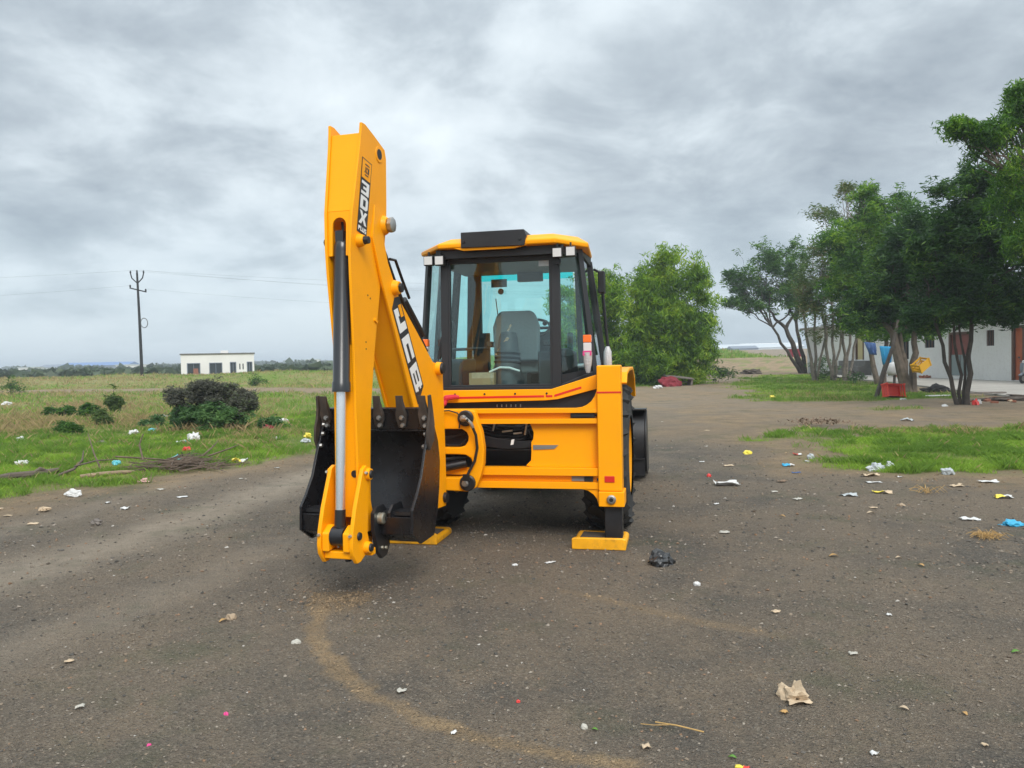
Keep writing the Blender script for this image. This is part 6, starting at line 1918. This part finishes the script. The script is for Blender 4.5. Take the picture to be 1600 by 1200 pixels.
for i in range(160):
    x = rnd.gauss(7.2, .35); y = rnd.gauss(18.0, .35); a = rnd.random() * 6.28; l = rnd.uniform(.04, .10)
    lvp.slab([(x, y, .05 + rnd.random() * .10), (x + math.cos(a) * l, y + math.sin(a) * l, .05 + rnd.random() * .12), (x + math.cos(a + .8) * l, y + math.sin(a + .8) * l, .06 + rnd.random() * .08)], .004)
tag(lvp.build('leaf_pile', M['paper_brown']), 'heap of brown dead leaves between the two right grass patches', 'leaf pile', kind='stuff')

# debris under the drooping tree
lump('red_cloth', 8.9, 43.6, 1.7, 1.0, .72, M['cloth_maroon'], 'dark red cloth heap under the drooping tree', 'cloth', 95, .6)
tag(G().box(-.85, .85, -.3, .3, 0, .05).box(-.8, -.7, -.25, .25, -.45, -.002).box(.7, .8, -.25, .25, -.45, -.002).box(-.6, .6, -.04, .04, -.25, -.20).build('broken_table', M['board']), 'grey wooden boards piled behind the dark red cloth', 'boards')
bt = bpy.data.objects['broken_table']; bt.location = (9.6, 44.2, .48); bt.rotation_euler = (.15, .12, .2)

# debris by the multi stem tree
lump('black_cloth', 17.3, 31.3, 1.5, .7, .34, M['cloth_black'], 'black cloth heap on the edge of the concrete apron', 'cloth', 96, .8, zoff=.04)
tag(G().box(-.55, .55, -.12, .12, 0, .03).build('white_board', M['plaster']), 'flat white board lying left of the thin dark stems', 'board')
bpy.data.objects['white_board'].location = (15.9, 28.4, .03)
tag(G().box(-.9, .9, -.12, .12, 0, .05).build('wooden_plank', M['board']), 'grey plank lying on the edge of the concrete behind the thin dark stems', 'plank')
bpy.data.objects['wooden_plank'].location = (17.2, 28.2, .10)
spots = [(15.6, 25.2), (15.9, 25.6), (16.3, 25.1), (16.6, 25.9), (17.0, 25.4), (15.2, 25.9), (16.1, 24.6), (16.9, 24.7), (17.4, 26.0), (15.4, 24.5), (14.9, 25.3), (16.5, 26.3), (17.6, 25.2), (15.0, 24.9)]
b0 = None
for i, (x, y) in enumerate(spots):
    if b0 is None:
        b0 = o = G().box(-.11, .11, -.055, .055, 0, .07).build('brick', M['brick'], bevel=.004)
    else:
        o = b0.copy(); COL.objects.link(o)
    o.location = (x, y, gz(x, y) + .0); o.rotation_euler = (rnd.uniform(-.3, .3), rnd.uniform(-.3, .3), rnd.random() * 3)
    tag(o, 'loose red brick in the rubble under the right hand trees', 'brick', 'bricks in the rubble under the right hand trees')
for i, (x, y, mt, lab) in enumerate([(14.35, 23.75, 'plastic_red', 'orange red scrap at the foot of the thin dark stems'), (14.7, 24.2, 'plastic_white', 'white scrap leaning on the thin dark stems'), (13.2, 23.4, 'plastic_white', 'white scrap on the bare soil left of the thin dark stems'),
                                     (16.2, 24.9, 'paper_tan', 'flat tan piece of board in the brick rubble'), (13.7, 26.9, 'plastic_white', 'small white scrap below the red crate'), (15.6, 26.8, 'sack', 'pale scrap behind the thin dark stems')]):
    lump('rubbish', x, y, .26, .2, .22 if i < 2 else .08, M[mt], lab, 'rubbish', 130 + i, .8)
# dark rubble heaps as real lumps
for i, (x, y, sx, sy, sz, lab) in enumerate([(16.2, 25.6, 2.4, 1.0, .14, 'low heap of dark rubble and soil behind the bricks'), (18.4, 27.0, 1.8, .8, .12, 'low heap of dark rubble at the right edge before the concrete apron'), (24.9, 46.3, .9, .5, .3, 'reddish rubble heap at the foot of the white wall'), (24.8, 49, .8, .5, .3, 'small dark rubbish heap at the foot of the white wall near the steps')]):
    lump('rubble_heap', x, y, sx, sy, sz, M['rubble'] if i < 2 else M['brick'], lab, 'rubble', 150 + i, 1.0, sub=4)

# dirt crumbs on the far bank
for i, (x, y, s, lab) in enumerate([(21.0, 67.5, 2.4, 'dark soil heap on the dirt bank left of the leaning far tree'), (18.6, 68.0, 1.6, 'smaller brown soil heap on the dirt bank')]):
    lump('soil_heap', x, y, s, s * .6, .5, M['rubble'], lab, 'soil heap', 170 + i, 1.0, sub=4)
tag(G().box(-1.6, 1.6, 0, 1.8, 0, 1.6).build('parked_trailer', M['cloth_maroon'], bevel=.05), 'small dark red box trailer on the far bank just left of the building corner', 'trailer')
bpy.data.objects['parked_trailer'].scale = (.45, .6, .6); bpy.data.objects['parked_trailer'].location = (33.4, 90, gz(33.4, 90) - .05)

# ------------------------------------------------------------------ scooter
SC = empty('motor_scooter', (24.6, 36.4, .078), R(205))
tag(SC, 'silver grey motor scooter parked on the concrete by the white wall', 'scooter')


def sc_wheel(x):
    w = G().lathe((x, -.05, .24), (x, .05, .24), [(0, .13), (.05, .21), (.3, .24), (.7, .24), (.95, .21), (1, .13)], 20, cap=False).build('wheel', M['rubber'], SC)
    G().lathe((x, -.045, .24), (x, .045, .24), [(0, .135), (.2, .12), (.4, .05), (.6, .05), (.8, .12), (1, .135)], 16).build('rim', M['steel'], w)


sc_wheel(.62); sc_wheel(-.60)
G().prism([(-.85, .52), (-.80, .74), (-.5, .80), (-.12, .76), (-.05, .60), (-.1, .36), (-.35, .34), (-.7, .42)], 'y', -.17, .17).build('rear_body', M['scoot_body'], SC, bevel=.05)
G().prism([(-.75, .802), (-.70, .88), (-.35, .90), (-.02, .86), (-.02, .79), (-.4, .81)], 'y', -.14, .14).build('seat', M['cloth_black'], SC, bevel=.03)
G().box(-.12, .35, -.16, .16, .27, .34).build('floorboard', M['hose'], SC, bevel=.02)
G().prism([(.34, .30), (.40, .30), (.52, .70), (.47, .98), (.38, .98), (.40, .66)], 'y', -.21, .21).build('front_shield', M['scoot_body'], SC, bevel=.04)
G().prism([(.40, .48), (.60, .52), (.86, .40), (.80, .34), (.6, .46), (.44, .40)], 'y', -.08, .08).build('front_fender', M['scoot_body'], SC, bevel=.03)
G().cyl((.46, 0, .9), (.62, 0, .24), .035, None, 10).build('fork', M['steel'], SC)
G().ball((.44, 0, 1.02), (.12, .14, .09)).build('headlamp_housing', M['scoot_body'], SC)
G().cyl((.53, 0, 1.02), (.555, 0, 1.02), .07, .06, 16).build('headlight', M['clear_lens'], SC)
G().tube([(.30, -.33, 1.03), (.40, -.15, 1.06), (.42, 0, 1.05), (.40, .15, 1.06), (.30, .33, 1.03)], .015, 8).build('handlebar', K_, SC)
for s in (-1, 1):
    G().tube([(.36, s * .24, 1.05), (.38, s * .30, 1.20)], .008, 6).ball((.38, s * .31, 1.23), (.02, .055, .04)).build('mirror', K_, SC)
G().cyl((-.45, -.16, .30), (-.95, -.18, .40), .045, .05, 10).build('exhaust', M['steel'], SC)
G().tube([(-.1, .15, .28), (-.12, .26, .02)], .012, 6).build('side_stand', M['hose'], SC)

# ------------------------------------------------------------------ air
hzb = G().box(-3400, 3400, -3400, 3400, -4.0, 14.5)
hm = bpy.data.materials.new('haze'); hm.use_nodes = True
ht = hm.node_tree; ht.nodes.clear()
pv = N(ht, 'ShaderNodeVolumePrincipled', inp={'Density': .0009, 'Color': (.78, .86, .95, 1), 'Anisotropy': .1})
ho = N(ht, 'ShaderNodeOutputMaterial'); L(ht, pv.outputs[0], ho.inputs['Volume'])
hzo = hzb.build('haze', hm)
tag(hzo, 'thin pale bluish haze over the far field', 'haze', kind='stuff')
